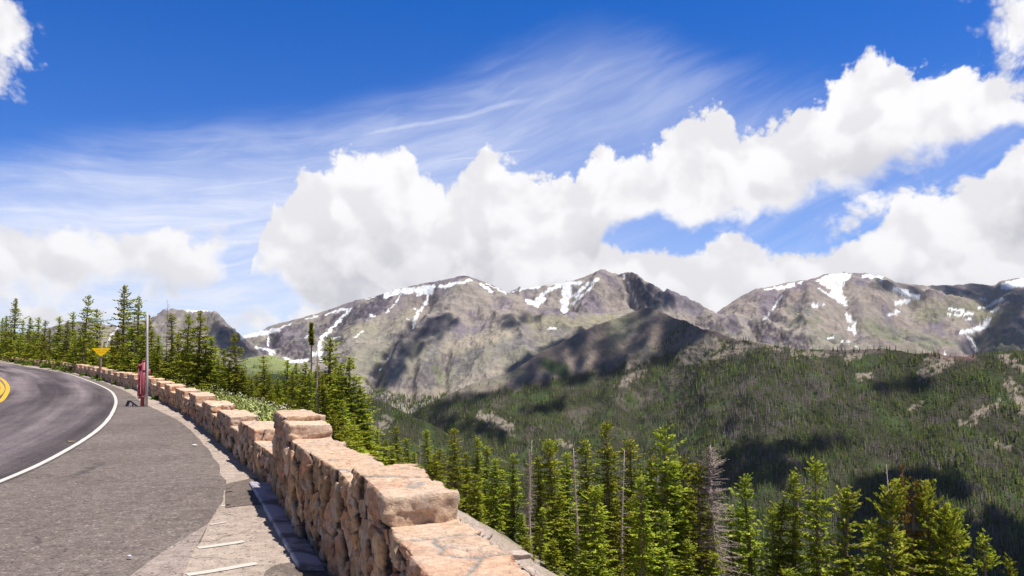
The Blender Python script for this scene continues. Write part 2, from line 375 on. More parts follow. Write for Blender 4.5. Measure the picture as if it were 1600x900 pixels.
def snow(x, y, qx, qy):
    m = np.full(qx.shape, -9.0)
    wx = qx + 3.4*fbm(qx/8, qy/6, None, 5, 91, .6); wy = qy + 2.4*fbm(qx/9, qy/6, None, 5, 95, .6)
    for pts, r in SNOW:
        xs = [p[0] for p in pts]; ys = [p[1] for p in pts]
        sel = (qx > min(xs)-r-8) & (qx < max(xs)+r+9) & (qy > min(ys)-r-9) & (qy < max(ys)+r+9)
        if sel.any(): m[sel] = np.maximum(m[sel], 1.15*r+.25-dist_poly(wx[sel], wy[sel], pts))
    m[inside(wx, wy, TRI)] = 2
    holes = fbm(qx/4, qy/3, None, 4, 33)
    return sstep(-.2, .5, m-np.clip(holes, .15, 2)*2.4-np.clip(fbm(qx/14, qy/6, None, 4, 37), 0, 2)*1.6)
def mcolor(greenlo, rockw, seed, pink=0., extra=None, sn=True):
    def fn(x, y, z, qx, qy, sx, gy):
        a = fbm(x/900, y/900, None, 5, seed); b = fbm(x/260, y/420, None, 6, seed+7, .6); c = fbm(x/120, y/260, None, 5, seed+9, .65)
        col = np.ones(x.shape+(3,))*C_tan
        col = mix(col, C_pink, np.clip(pink+a*.6, 0, 1))
        col = mix(col, C_rock, np.clip(sstep(-.25+.5*(1-rockw), .45, b*.9+a*.5)*.95, 0, 1))
        col = mix(col, C_grn, greenlo*sstep(0, .45, fbm(x/500, y/700, None, 5, seed+21)+.2)*sstep(470, 560, qy))
        col = mix(col, C_dark, sstep(.15, .6, c+b*.5)*rockw*.9)
        if extra: col = extra(col, x, y, z, qx, qy)
        if sn: col = mix(col, C_snow, snow(x, y, qx, qy))
        return col
    return fn
def rock_and_shade(zones):  # colour zones: rock, meadow and scree tones, plus some painted cloud shade
    def ex(col, x, y, z, qx, qy):
        for pts, r, C, k in zones:
            d = dist_poly(qx, qy, pts)
            m = sstep(.1, -.35, (d-r)/r+.9*fbm(qx/12, qy/9, None, 4, 61)-.0)*k
            m = np.clip(m*(.75+.9*fbm(qx/5, qy/7, None, 4, 67)), 0, 1)
            col = mix(col, np.array(C), m)
        return col
    return ex
# ------------------------------------------------------------------ terrain
m, n, b = material('terrain', .95, .1); n.put(b.inputs['Base Color'], n.mix(n.noise(objco(n), .003, 6), (.05, .07, .03), (.16, .14, .1)))
a = 14000
V = [(-a,-a,-1500),(a,-a,-1500),(a,a,-1500),(-a,a,-1500)]
tag(mesh('terrain', V, [(0,1,2,3)], m, None, False), 'low valley country reaching to the horizon', None, None, 'structure')

GR = (.115, .155, .05); DK = (.085, .07, .085); LT = (.40, .34, .26)
relief('mountain', [(1040,500,8000),(1100,500,8000),(1118,490,8000),(1150,467,8000),(1180,453,8000),(1215,445,8000),(1250,437,8000),(1280,430,8000),(1320,426,8000),(1345,430,8000),(1370,431,8200),(1385,433,8300),(1400,440,8400),(1450,444,8600),(1520,441,8700),(1556,444,8600),(1562,436,8500),(1600,433,8400),(1700,438,8400),(1850,470,8400),(2050,455,8200),(2400,490,8000)],
       [(1040,560,5600),(1200,580,5200),(1400,580,4900),(1600,590,5000),(1850,600,5000),(2400,600,5000)], 1.5, 150, .9, 120, 1100, .6, 5, .8, 10,
       creases=[([(1310,430),(1320,480),(1335,520)],16,-90),([(1230,440),(1210,480),(1195,505)],10,-60),([(1420,440),(1440,470),(1500,500)],20,70),([(1340,520),(1400,500),(1430,470)],18,-70),([(1540,470),(1525,520),(1520,560)],16,-90),([(1270,440),(1260,500)],14,70)],
       colorfn=mcolor(.95, .45, 11, .45, rock_and_shade([([z7((235,335)),z7((380,400))],8,DK,.5),([z7((770,340)),z7((950,400))],11,GR,.4),([z7((440,270)),z7((560,330))],12,GR,.35),([z7((1100,300)),z7((1250,250)),z7((1500,300))],16,(.21,.21,.11),.7),([z7((1050,240)),z7((1250,215))],7,(.36,.30,.21),.6)])), mat=M_rock, label='broad far snow streaked mountain at the right')
relief('mountain', [(740,500,7600),(780,468,7600),(800,457,7500),(850,445,7400),(900,434,7400),(930,426,7400),(945,428,7400),(965,430,7400),(975,426,7400),(985,424,7300),(995,427,7200),(1005,435,7200),(1030,447,7100),(1040,456,7100),(1050,457,7100),(1070,462,7000),(1090,475,7000),(1105,485,7000),(1120,494,7000),(1160,530,7000)],
       [(740,560,6000),(950,560,5600),(1160,570,5600)], 1.5, 130, .9, 110, 700, .6, 17, 1.8, 9,
       creases=[([(975,428),(985,455),(998,480)],7,-120),([(940,430),(950,470)],16,60),([(885,440),(882,490)],14,-70),([(1050,458),(1040,490)],14,70),([(1015,440),(1020,480)],8,-60)],
       colorfn=mcolor(.3, .7, 23, .25, rock_and_shade([([(985,432),(1000,450),(1010,475)],16,DK,.9),([(1020,447),(1060,465),(1085,480)],12,(.14,.125,.14),.8),([(960,440),(965,470)],9,(.2,.165,.15),.6)])), mat=M_rock, label='craggy far peak with a snow couloir beside its summit', envc=.35)
relief('rocky_ridge', [(1040,520,6000),(1075,508,6000),(1095,498,6000),(1110,490,6000),(1117,493,6000),(1130,500,6000),(1140,495,6000),(1150,496,6000),(1165,500,6000),(1175,503,6000),(1200,505,5900),(1230,512,5900),(1260,522,5900),(1300,535,5800),(1350,545,5800),(1420,556,5800)],
       [(1040,580,4800),(1200,590,4700),(1420,600,4700)], 1.4, 80, 1, 95, 520, .9, 29, 1.8, 16, ampf=.16,
       creases=[([(1178,503),(1183,540)],5,-60),([(1215,508),(1222,545)],7,-50)],
       colorfn=mcolor(.4, .6, 31, .1, rock_and_shade([([(1180,512),(1215,522),(1255,535)],13,(.07,.055,.07),1),([(1095,503),(1130,508),(1150,512)],10,DK,.9)])), mat=M_rock, label='jagged grey rock ridge below the far peak', envc=.5)
relief('mountain', [(-200,500,5600),(-60,520,5600),(40,520,5600),(77,512,5600),(100,505,5500),(120,501,5500),(140,502,5500),(175,505,5500),(190,507,5500),(205,500,5400),(225,496,5400),(240,492,5400),(275,484,5300),(290,482,5300),(325,484,5300),(335,487,5300),(345,494,5300),(352,500,5300),(362,512,5300),(380,526,5200),(397,540,5100),(420,560,5100),(460,580,5100)],
       [(-200,620,4200),(200,620,4200),(460,640,4100)], 1.5, 110, .9, 90, 600, .6, 41, .8, 8,
       creases=[([(182,510),(170,535),(162,545)],6,-70),([(330,485),(345,520),(380,550)],10,60),([(260,490),(250,540)],16,60),([(290,500),(310,550)],16,-50)],
       colorfn=mcolor(.5, .55, 43, .0, rock_and_shade([([(345,505),(370,530),(395,550)],15,(.13,.115,.13),.7),([(85,515),(110,520),(140,540)],14,(.15,.13,.14),.7)])), mat=M_rock, label='rounded grey mountain behind the firs at the left')  # dark zone on the right flank is cloud shade put into the colour
M3c = [(330,560,6200),(372,530,6200),(385,523,6200),(400,518,6200),(440,505,6100),(490,492,6000),(540,476,6000),(590,462,5900),(640,447,5800),(690,436,5700),(715,433,5700),(730,433,5700),(745,436,5600),(755,439,5600),(775,447,5500),(795,458,5400),(830,470,5200),(860,482,5000),(900,489,4900),(940,490,4900),(985,484,4900),(1040,500,4900)]
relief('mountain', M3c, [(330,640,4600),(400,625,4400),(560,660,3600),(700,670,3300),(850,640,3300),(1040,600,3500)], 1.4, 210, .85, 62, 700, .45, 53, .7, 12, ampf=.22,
       creases=[([(735,438),(700,490),(650,535),(615,580)],26,85),([(672,455),(650,505),(610,560),(585,600)],11,-95),([(545,480),(505,530),(498,560)],9,-80),([(420,515),(425,545)],8,-50),([(600,465),(560,530),(545,580)],18,50),([(800,465),(790,520),(760,570)],30,40),([(700,560),(690,610)],8,-45),([(650,560),(640,620)],7,-40)],
       colorfn=mcolor(.45, .62, 57, .05, rock_and_shade([([(428,535),(455,543),(478,552)],15,DK,1),([(520,505),(560,492),(600,472)],13,DK,.95),([(530,530),(500,515)],9,DK,.9),([(445,515),(470,510)],5,DK,.6),([(650,470),(665,462),(690,480)],10,(.12,.10,.105),.7),
          ([(640,520),(610,560),(590,590)],16,(.13,.11,.125),.75),([(700,560),(650,600),(590,620),(680,605)],16,(.12,.10,.11),.8),([(690,500),(660,530)],14,(.17,.145,.145),.6),  # dark gully bands: cloud shade painted in as darker rock colour
          ([(545,520),(600,510),(640,490)],10,(.34,.31,.2),.5),([(700,545),(760,530),(800,510)],12,LT,.7),([(830,500),(900,505),(960,500)],12,(.33,.30,.19),.8),([(720,595),(700,610),(780,580)],9,LT,.5),([(590,610),(640,618),(690,612)],8,LT,.6),
          ([(680,575),(690,595)],6,GR,.6),([(600,600),(590,560)],5,GR,.5)])), mat=M_rock, label='long snow rimmed mountain in the middle')

# meadow knob between the mountains
relief('hill', [(330,600,4300),(360,575,4300),(385,560,4200),(410,554,4200),(430,555,4200),(445,562,4200),(460,572,4100),(500,600,4000)], [(330,640,3300),(500,650,3300)], 1.6, 60, 1, 25, 300, .6, 71, .4, 10,
       colorfn=lambda x,y,z,qx,qy,sx,gy: mix(np.ones(x.shape+(3,))*np.array((.26,.29,.12)), np.array((.07,.09,.04)), sstep(572,590,qy+8*fbm(qx/15,qy/10,None,4,5))), mat=M_hill, label='smooth pale green meadow knob')
# left wooded ridge
def wood_col(x, y, z, qx, qy, sx, gy):
    a = fbm(x/160, y/160, None, 5, 77); c = np.ones(x.shape+(3,))*np.array((.045, .048, .022))
    c = mix(c, np.array((.12, .10, .08)), sstep(.1, .7, a)); c = mix(c, np.array((.06,.085,.03)), sstep(.0, .6, fbm(x/90, y/90, None, 4, 78)))
    for pts, r in BARE: c = mix(c, np.array((.27,.225,.18)), sstep(1.0, .3, dist_poly(qx, qy, pts)/r + 1.6*fbm(qx/9, qy/6, None, 5, 79, .65)))
    return c
BARE = [([(752,650),(770,655),(785,662),(797,672)],9),([(970,600),(985,590),(1000,583)],7),([(985,570),(1010,560),(1010,545)],8),([(1070,562),(1100,548),(1120,538)],13),([(1150,540),(1190,538),(1215,545)],7),([(1240,550),(1290,554)],5),([(1320,560),(1345,555)],6),([(1445,580),(1462,570),(1478,562)],12),
        ([(1520,650),(1540,640),(1560,632)],7),([(1580,600),(1600,640),(1620,650)],10),([(1570,560),(1600,575)],7),([(585,672),(595,665),(605,660)],7),([(870,690),(890,695)],5),([(1340,590),(1360,585)],5),([(1420,640),(1440,630)],4),([(600,650),(612,655)],3),([(1100,560),(1160,548)],6),([(1550,690),(1575,700)],5),([(1500,660),(1520,665)],4)]
relief('hill', [(180,640,2700),(300,610,2700),(385,592,2650),(445,584,2600),(500,590,2500),(565,612,2400),(600,627,2300),(640,648,2200),(700,676,2100),(760,705,2000),(830,735,1950),(900,765,1900)], [(180,900,1500),(500,930,1300),(900,960,1300)], 2.5, 90, 1, 22, 260, .6, 81, 1.0, 30, colorfn=wood_col, mat=M_hill, label='near wooded ridge falling to the right')
# big wooded hillside with the bare spur above it
HC = [(540,668,3300),(600,655,3300),(640,648,3300),(690,622,3300),(730,604,3300),(800,580,3400),(850,548,3500),(900,522,3600),(920,514,3650),(967,497,3700),(985,489,3700),(999,484,3700),(1014,480,3700),(1022,483,3650),(1030,486,3600),(1052,497,3500),(1077,506,3350),(1090,512,3250),(1102,516,3150),(1117,517,3100),(1128,522,3050),(1139,527,3000),(1155,531,2950),(1175,533,2900),(1200,538,2800),(1215,543,2800),(1260,545,2750),(1310,546,2700),(1380,546,2700),(1400,549,2700),(1430,553,2650),(1465,552,2600),(1480,556,2600),(1510,557,2600),(1560,550,2600),(1600,548,2600),(1700,545,2600),(1880,540,2600),(2150,530,2600),(2450,545,2550)]
def hill_col(x, y, z, qx, qy, sx, gy):
    c = wood_col(x, y, z, qx, qy, sx, gy)
    tl = np.interp(qx, [540,640,700,800,850,900,960,1010,1060,1110,1160,2000],[640,640,625,612,600,588,575,560,552,540,500,400])
    al = sstep(4, -14, qy-tl+14*fbm(qx/22, qy/14, None, 5, 83))
    t = mix(np.ones(x.shape+(3,))*np.array((.23,.185,.155)), C_grn, sstep(.0,.5,fbm(x/300,y/300,None,5,85))*.8); t = mix(t, C_rock*.8, sstep(.0,.6,fbm(x/120,y/200,None,5,86)))
    t = mix(t, np.array((.40,.34,.24)), sstep(1.1,.4,dist_poly(qx,qy,[(975,517),(1000,503),(1025,489)])/5+.3*fbm(qx/9,qy/6,None,3,4)))
    t = mix(t, np.array((.11,.15,.06)), sstep(1.1,.3,dist_poly(qx,qy,[(855,570),(880,580)])/14+.4*fbm(qx/9,qy/6,None,3,4)))
    for pts, r in BARE: t = mix(t, np.array((.36,.31,.24)), sstep(1.1, .5, dist_poly(qx, qy, pts)/r + .9*fbm(qx/9, qy/6, None, 4, 79)))
    c = c*(1-al[..., None]) + t*al[..., None]
    rk = sstep(1.2,.4,dist_poly(qx,qy,[(1100,518),(1118,521),(1150,530)])/6+.9*fbm(qx/5,qy/4,None,3,8))
    c = mix(c, np.array((.13,.10,.095)), np.maximum(rk, sstep(1.2,.3,dist_poly(qx,qy,[(1290,548),(1380,548)])/5+.8*fbm(qx/6,qy/5,None,3,9))))
    return mix(c, np.array((.17,.11,.10)), sstep(1.2,.3,dist_poly(qx,qy,[(1455,554),(1480,556),(1520,558)])/6+.8*fbm(qx/6,qy/5,None,3,9)))
relief('hill', HC, [(540,990,1350),(900,1000,1300),(1300,1020,1250),(1880,1020,1250),(2450,1020,1250)], 2.0, 260, .9, 34, 380, .5, 91, 1.3, 14,
       creases=[([(1014,482),(1020,520),(985,575),(950,620)],16,38),([(1100,518),(1090,545),(1040,590)],16,20),([(1060,505),(1040,560)],14,-22),([(920,520),(880,590)],16,-18),([(1480,560),(1400,700),(1300,850)],40,-45),([(1250,560),(1150,750)],60,35)],
       colorfn=hill_col, mat=M_hill, label='great wooded hillside rising to a bare pointed spur', envc=.15)

# ------------------------------------------------------------------ far forest
m, n, b = material('far_foliage', .9, .1); n.put(b.inputs['Base Color'], attr(n)); M_far = m
def forest(name, key, count, dens, label, hmin, hmax, seed):
    g = np.random.default_rng(seed); x, y, z, qx, qy = RELIEF[key]; r, c = x.shape
    px = g.uniform(0, c-1.01, count); t = g.uniform(0, 1, count)
    # keep the sampling even over the slope as seen
    ri = t*(r-1.01); i0 = ri.astype(int); j0 = px.astype(int); fi = ri-i0; fj = px-j0
    bl = lambda A: (A[i0,j0]*(1-fi)*(1-fj)+A[i0+1,j0]*fi*(1-fj)+A[i0,j0+1]*(1-fi)*fj+A[i0+1,j0+1]*fi*fj)
    X_, Y_, Z_, QX, QY = bl(x), bl(y), bl(z), bl(qx), bl(qy)
    keep = g.uniform(0, 1, count) < dens(X_, Y_, QX, QY)
    X_, Y_, Z_, QX, QY = [q[keep] for q in (X_, Y_, Z_, QX, QY)]; k = len(X_)
    H = g.uniform(hmin, hmax, k)*(1+.35*fbm(X_/120, Y_/120, None, 3, seed)); Rr = H*g.uniform(.10, .15, k)
    dead = (fbm(X_/110, Y_/110, None, 4, seed+3)+g.normal(0, .28, k)+.45*np.exp(-((QX-1200)/200)**2-((QY-630)/70)**2)+.3*np.exp(-((QX-1560)/90)**2-((QY-720)/80)**2)) > .27
    Rr[dead] *= .55
    sd_ = 5; ang = np.arange(sd_)*2*math.pi/sd_
    VV = []; FF = []; nv = 0
    tiers = [(0.02, 1.0, .62), (.34, .72, .84), (.60, .45, 1.0)]
    base_i = np.arange(k)
    verts = np.zeros((k, 3*(sd_+1), 3)); faces = []
    for q, (h0, rr, h1) in enumerate(tiers):
        ph = g.uniform(0, 6.28, k)[:, None]; rad = Rr[:, None]*rr*g.uniform(.65, 1.25, (k, sd_))
        verts[:, q*(sd_+1):q*(sd_+1)+sd_, 0] = X_[:, None]+rad*np.cos(ang+ph); verts[:, q*(sd_+1):q*(sd_+1)+sd_, 1] = Y_[:, None]+rad*np.sin(ang+ph)
        verts[:, q*(sd_+1):q*(sd_+1)+sd_, 2] = (Z_+H*h0)[:, None]+H[:, None]*g.uniform(-.05, .05, (k, sd_))
        verts[:, q*(sd_+1)+sd_] = np.stack([X_, Y_, Z_+H*h1], 1)
        for j in range(sd_): faces.append((q*(sd_+1)+j, q*(sd_+1)+(j+1) % sd_, q*(sd_+1)+sd_))
    faces = np.array(faces); Fc = (faces[None]+(base_i*3*(sd_+1))[:, None, None]).reshape(-1, 3)
    pal = np.array([(.055,.078,.016),(.085,.108,.018),(.036,.062,.020),(.125,.140,.03)])
    col = pal[g.integers(0, 4, k)]*g.uniform(.55, 1.5, (k, 1)); col[dead] = np.array((.185,.145,.15))*g.uniform(.6, 1.3, (dead.sum(), 1))
    col = np.repeat(col[:, None], 3*(sd_+1), 1).reshape(-1, 3)
    o = mesh(name, verts.reshape(-1, 3), Fc, M_far, None, False, col); tag(o, label, 'forest', None, 'stuff'); return o
def bare_mask(QX, QY):
    m = np.ones(QX.shape)
    for pts, r in BARE: m *= sstep(.45, 1.1, dist_poly(QX, QY, pts)/r+1.6*fbm(QX/9, QY/6, None, 5, 79, .65))*.9+.10
    return m
def dens_hill(X_, Y_, QX, QY):
    tl = np.interp(QX, [540,640,700,800,850,900,960,1010,1060,1110,1160,2000],[640,640,625,612,600,588,575,560,552,540,500,400])
    d = sstep(-10, 10, QY-tl+18*fbm(QX/22, QY/14, None, 4, 83))
    isl = sstep(1.2,.6,dist_poly(QX,QY,[(1030,545),(1050,530),(1065,515)])/10+.8*fbm(QX/8,QY/6,None,3,8))*.8 + sstep(1.2,.6,dist_poly(QX,QY,[(1070,508),(1095,518)])/6)*.6 + .03*sstep(-40,-10,QY-tl)
    top = np.where((QX > 1230), .55+.45*sstep(550, 575, QY), 1)
    return np.clip(d*top*(.55+.8*fbm(QX/40, QY/25, None, 4, 15)+.35)+isl, 0, 1)*bare_mask(QX, QY)
forest('conifer_forest', 'great wooded hillside rising to a bare pointed spur', 72000, dens_hill, 'dense mixed green and grey conifer forest covering the hillside', 12, 21, 5)
forest('conifer_forest', 'near wooded ridge falling to the right', 11000, lambda X_, Y_, QX, QY: (.85+.4*fbm(QX/30, QY/20, None, 3, 4))*bare_mask(QX, QY)*(QX > 330), 'conifer forest on the near ridge falling to the right', 8, 14, 6)
forest('conifer_forest', 'smooth pale green meadow knob', 1500, lambda X_, Y_, QX, QY: sstep(570, 590, QY+8*fbm(QX/15, QY/10, None, 4, 5)), 'dark conifer forest below the pale green meadow knob', 12, 20, 7)
forest('conifer_forest', 'long snow rimmed mountain in the middle', 60000, lambda X_, Y_, QX, QY: np.clip(sstep(1.2,.4,dist_poly(QX,QY,[(575,617),(640,632),(700,628),(760,612)])/12+.7*fbm(QX/14,QY/7,None,4,5)) + sstep(645,655,QY)*(QX>540) + sstep(1.2,.5,dist_poly(QX,QY,[(800,590),(850,570)])/10+.9*fbm(QX/8,QY/6,None,3,8))*.5, 0, 1), 'dark conifer belt along the foot of the middle mountain', 14, 24, 8)

# ------------------------------------------------------------------ clouds high over the valley that shade parts of the land
m, n, b = material('cloud_white', 1, 0); b.inputs['Base Color'].default_value = (.9, .9, .92, 1); b.inputs['Alpha'].default_value = .24; M_cloud = m
import bmesh
_bm = bmesh.new(); bmesh.ops.create_icosphere(_bm, subdivisions=2, radius=1); ICO_V = np.array([v.co[:] for v in _bm.verts]); ICO_F = np.array([[v.index for v in f.verts] for f in _bm.faces]); _bm.free()
def cloud(keys, poly, height, rpx, seed, label, fill=1.0):
    g = np.random.default_rng(seed)
    cx = np.concatenate([RELIEF[k][3].ravel() for k in keys]); cyy = np.concatenate([RELIEF[k][4].ravel() for k in keys])
    W = np.stack([np.concatenate([RELIEF[k][i].ravel() for k in keys]) for i in range(3)], 1)
    xs = [p[0] for p in poly]; ys = [p[1] for p in poly]
    area = .5*abs(sum(xs[i]*ys[(i+1) % len(xs)]-xs[(i+1) % len(xs)]*ys[i] for i in range(len(xs))))
    cnt = int(area/(rpx*rpx)*2.2*fill)+6; pts = []
    while len(pts) < cnt:
        q = g.uniform((min(xs), min(ys)), (max(xs), max(ys)), (200, 2))
        q = q[inside(q[:, 0], q[:, 1], poly)]; pts += q.tolist()
    pts = np.array(pts[:cnt]); Vs = []; Fs = []; k = 0
    for (px, py) in pts:
        i = np.argmin((cx-px)**2+((cyy-py)*1.5)**2); P = W[i]; s = height*1.35/L[2]*g.uniform(.985, 1.015); C = P+L*s
        r = rpx*g.uniform(.5, 1.15)*P[1]/F
        V = ICO_V*(1+.35*fbm(ICO_V[:, 0]*1.7+k, ICO_V[:, 1]*1.7, ICO_V[:, 2]*1.7, 3, seed)[:, None])
        # footprint stretched along depth so that it covers the slope as seen
        st = 2.0
        V = V*np.array([r, r*st, r*.55])+C; Vs.append(V); Fs.append(ICO_F+len(ICO_V)*k); k += 1
    o = mesh('cloud', np.vstack(Vs), np.vstack(Fs), M_cloud, None, True); tag(o, label, None, None, 'stuff'); return o
HK = 'great wooded hillside rising to a bare pointed spur'; MR = 'broad far snow streaked mountain at the right'; MM = 'long snow rimmed mountain in the middle'; ML = 'rounded grey mountain behind the firs at the left'; MP = 'craggy far peak with a snow couloir beside its summit'; LR = 'near wooded ridge falling to the right'
cloud([HK], [(1105,745),(1140,705),(1200,692),(1270,688),(1330,682),(1325,694),(1250,706),(1215,725),(1270,722),(1290,732),(1230,750),(1150,760),(1060,790),(1000,770),(1060,735)], 1500, 9, 1, 'cloud over the lower hillside')
cloud([HK], [(1330,765),(1380,745),(1430,738),(1500,745),(1520,770),(1450,775),(1420,800),(1620,815),(1760,840),(1760,1000),(1300,1000),(1310,850)], 1500, 14, 2, 'cloud over the dark right foot of the hillside', 1.6)
cloud([HK], [(1130,670),(1150,668),(1140,680)], 1500, 6, 12, 'small cloud over the hillside')
cloud([HK, MM], [(770,612),(800,600),(860,590),(905,572),(960,560),(990,562),(960,580),(900,600),(840,612),(790,622),(700,640),(640,642),(690,625)], 2300, 8, 3, 'cloud over the tree line')
cloud([HK], [(812,640),(850,628),(882,622),(880,634),(850,645),(818,646)], 2000, 6, 4, 'cloud over the gully woods')
cloud([HK, MM], [(790,575),(850,545),(920,518),(965,500),(1008,482),(1040,495),(1090,510),(1100,522),(1062,540),(1045,565),(1010,572),(985,578),(955,590),(900,598),(850,600),(800,600)], 2300, 9, 5, 'cloud over the bare pointed spur', 2.2)
cloud([HK], [(1370,600),(1400,596),(1450,592),(1455,600),(1420,608),(1375,612),(1360,606)], 1800, 6, 6, 'cloud over the upper right woods')
cloud([MR], [(1375,434),(1400,442),(1450,446),(1520,443),(1556,446),(1590,452),(1700,455),(1850,470),(1850,590),(1560,560),(1500,552),(1560,500),(1530,470),(1480,462),(1440,470),(1420,460),(1370,445)], 3600, 12, 7, 'cloud over the far right crest', 1.5)
cloud([ML], [(330,510),(355,510),(380,530),(420,565),(390,556),(350,548),(335,535)], 2700, 8, 8, 'cloud over the left mountain flank')
cloud([MM], [(640,500),(700,490),(720,505),(700,520),(660,545),(640,580),(600,610),(570,600),(600,555)], 2900, 6, 9, 'cloud over the dark middle gully', .7)
cloud([MM], [(790,490),(830,488),(850,498),(820,512),(780,510)], 2900, 8, 10, 'small cloud over the middle mountain', .6)
cloud([MP], [(985,432),(1005,440),(1030,455),(1060,465),(1040,480),(1010,478),(995,460)], 3400, 6, 11, 'cloud over the craggy peak', 1.2)
cloud([LR, HK], [(600,655),(640,645),(720,655),(790,665),(800,680),(740,685),(690,672),(640,665)], 1500, 8, 13, 'cloud over the valley mouth', .6)

# ------------------------------------------------------------------ wall path
def path_from(pts, step=.25):
    P = np.array(pts, float); out = []
    for i in range(len(P)-1):
        p0 = P[max(i-1, 0)]; p1 = P[i]; p2 = P[i+1]; p3 = P[min(i+2, len(P)-1)]
        k = max(2, int(np.hypot(*(p2-p1))/step))
        for q in range(k):
            t = q/k; out.append(.5*((2*p1)+(-p0+p2)*t+(2*p0-5*p1+4*p2-p3)*t*t+(-p0+3*p1-3*p2+p3)*t**3))
    out.append(P[-1]); return np.array(out)
base_px = [(425,765),(372,717),(330,680),(295,651),(262,632),(240,620),(217,610),(185,602),(160,594),(125,584),(98,578),(75,574.5),(50,570.5),(25,566.5),(0,562.8),(-30,559.5)]
near_pts = [(3.2,-12),(2.0,-5),(1.15,-1),(.62,1.0),(-.05,2.6),(-.34,3.3),(-.69,4.35),(-1.01,5.25),(-1.34,6.15),(-2.08,7.75)]
wp = near_pts+[tuple(map(float, G(*q))) for q in base_px]
PATH = path_from(wp)
seg = np.hypot(*np.diff(PATH, axis=0).T); SL = np.concatenate([[0], np.cumsum(seg)])
def fr(s):
    s = np.asarray(s, float); x = np.interp(s, SL, PATH[:, 0]); y = np.interp(s, SL, PATH[:, 1])
    e = .4; tx = np.interp(s+e, SL, PATH[:, 0])-np.interp(s-e, SL, PATH[:, 0]); ty = np.interp(s+e, SL, PATH[:, 1])-np.interp(s-e, SL, PATH[:, 1])
    l = np.hypot(tx, ty); tx, ty = tx/l, ty/l
    return x, y, tx, ty, ty, -tx        # outward normal = right hand side going away
def s_at(y): return float(np.interp(y, PATH[:, 1], SL))
def udist(x, y):
    d = np.hypot(PATH[:, 0]-x, PATH[:, 1]-y); i = d.argmin(); return float(d[i]), float(PATH[i, 1])
def shw(y): return np.interp(y, [0, 6.5, 8, 13, 18, 30], [1.65, 1.55, .50, .45, 2.0, 3.0])
def ground_z(u, y):
    u = np.asarray(u, float)
    q = np.maximum(u-shw(y), 0); k = np.interp(y, [0, 13, 18, 30], [1.35, 1.35, .7, .5])
    return -.12-k*np.minimum(q, 4)*q/(q+.15)-.58*np.maximum(q-4, 0)

# ------------------------------------------------------------------ pavement, roads, markings
def poly_sheet(name, pts, z, mat, label):
    o = mesh(name, [(x, y, z) for x, y in pts], [tuple(range(len(pts)))], mat, None, False); tag(o, label, None, None, 'structure'); return o
def asphalt(name, c0, c1, speck, patch=(.8, 1.2), light=(.42, .36, .32)):
    m, n, b = material(name, .92, .25); P = objco(n)
    big = n.noise(P, .55, 6, .6); md = n.noise(P, 7, 5, .65); fi = n.noise(P, 90, 3, .7); v = n.voro(P, 48, 'F1', 0, .5, 1)
    st = n.xyz(v)[0]
    c = n.mix(n.map(big, .34, .66), c0, c1)
    c = n.mix(n.map(fi, .30, .70, .0, 1.0), n.mix(1, c, (.55, .55, .56), 'MULTIPLY'), n.mix(1, c, (1.45, 1.43, 1.42), 'MULTIPLY'))
    c = n.mix(n.map(st, .90, .99, 0, speck), c, light); c = n.mix(n.map(st, .12, .02, 0, .7), c, (.03, .028, .03))
    k = n.map(md, .35, .65, patch[0], patch[1]); c = n.mix(1, c, n.comb(k, k, k), 'MULTIPLY')
    ck = n.voro(n.vmath('ADD', P, n.vmath('SCALE', n.comb(n.noise(P, 3, 4), n.noise(P, 3.3, 4)), None, .5)), .55, 'DISTANCE_TO_EDGE')
    c = n.mix(n.math('MULTIPLY', n.map(ck, .003, .010, .55, 0), n.map(n.noise(P, .9, 2), .45, .6)), c, (.045, .04, .042))
    n.put(b.inputs['Base Color'], c); bump(n, b, n.math('ADD', fi, n.math('MULTIPLY', st, .5)), .55, .01); return m, n, b, c
M_pave = asphalt('worn_pavement', (.38, .305, .25), (.47, .385, .32), .6)[0]
M_pull = asphalt('pullout_asphalt', (.150, .120, .106), (.205, .168, .149), .65)[0]
M_wedge = asphalt('patched_asphalt', (.30, .235, .205), (.36, .295, .26), .6)[0]
ml, n, b, c = asphalt('road_asphalt', (.115, .095, .105), (.155, .132, .136), .5, (.88, 1.12), (.3, .27, .25))
uvn = n.n.new('ShaderNodeUVMap').outputs[0]; us, ut, _ = n.xyz(uvn)
wav = n.noise(n.comb(n.math('MULTIPLY', us, .035), n.math('MULTIPLY', ut, .75)), 1, 4, .55, .2)
wav2 = n.noise(n.comb(n.math('MULTIPLY', us, .10), n.math('MULTIPLY', ut, 5.)), 1, 4, .6, .1)
k = n.math('ADD', n.map(wav, .35, .65, .55, 1.75, True), n.map(wav2, .3, .7, -.15, .15))
c2 = n.mix(1, c, n.comb(k, n.math('MULTIPLY', k, .97), n.math('MULTIPLY', k, .95)), 'MULTIPLY'); n.put(b.inputs['Base Color'], c2)
M_road = ml
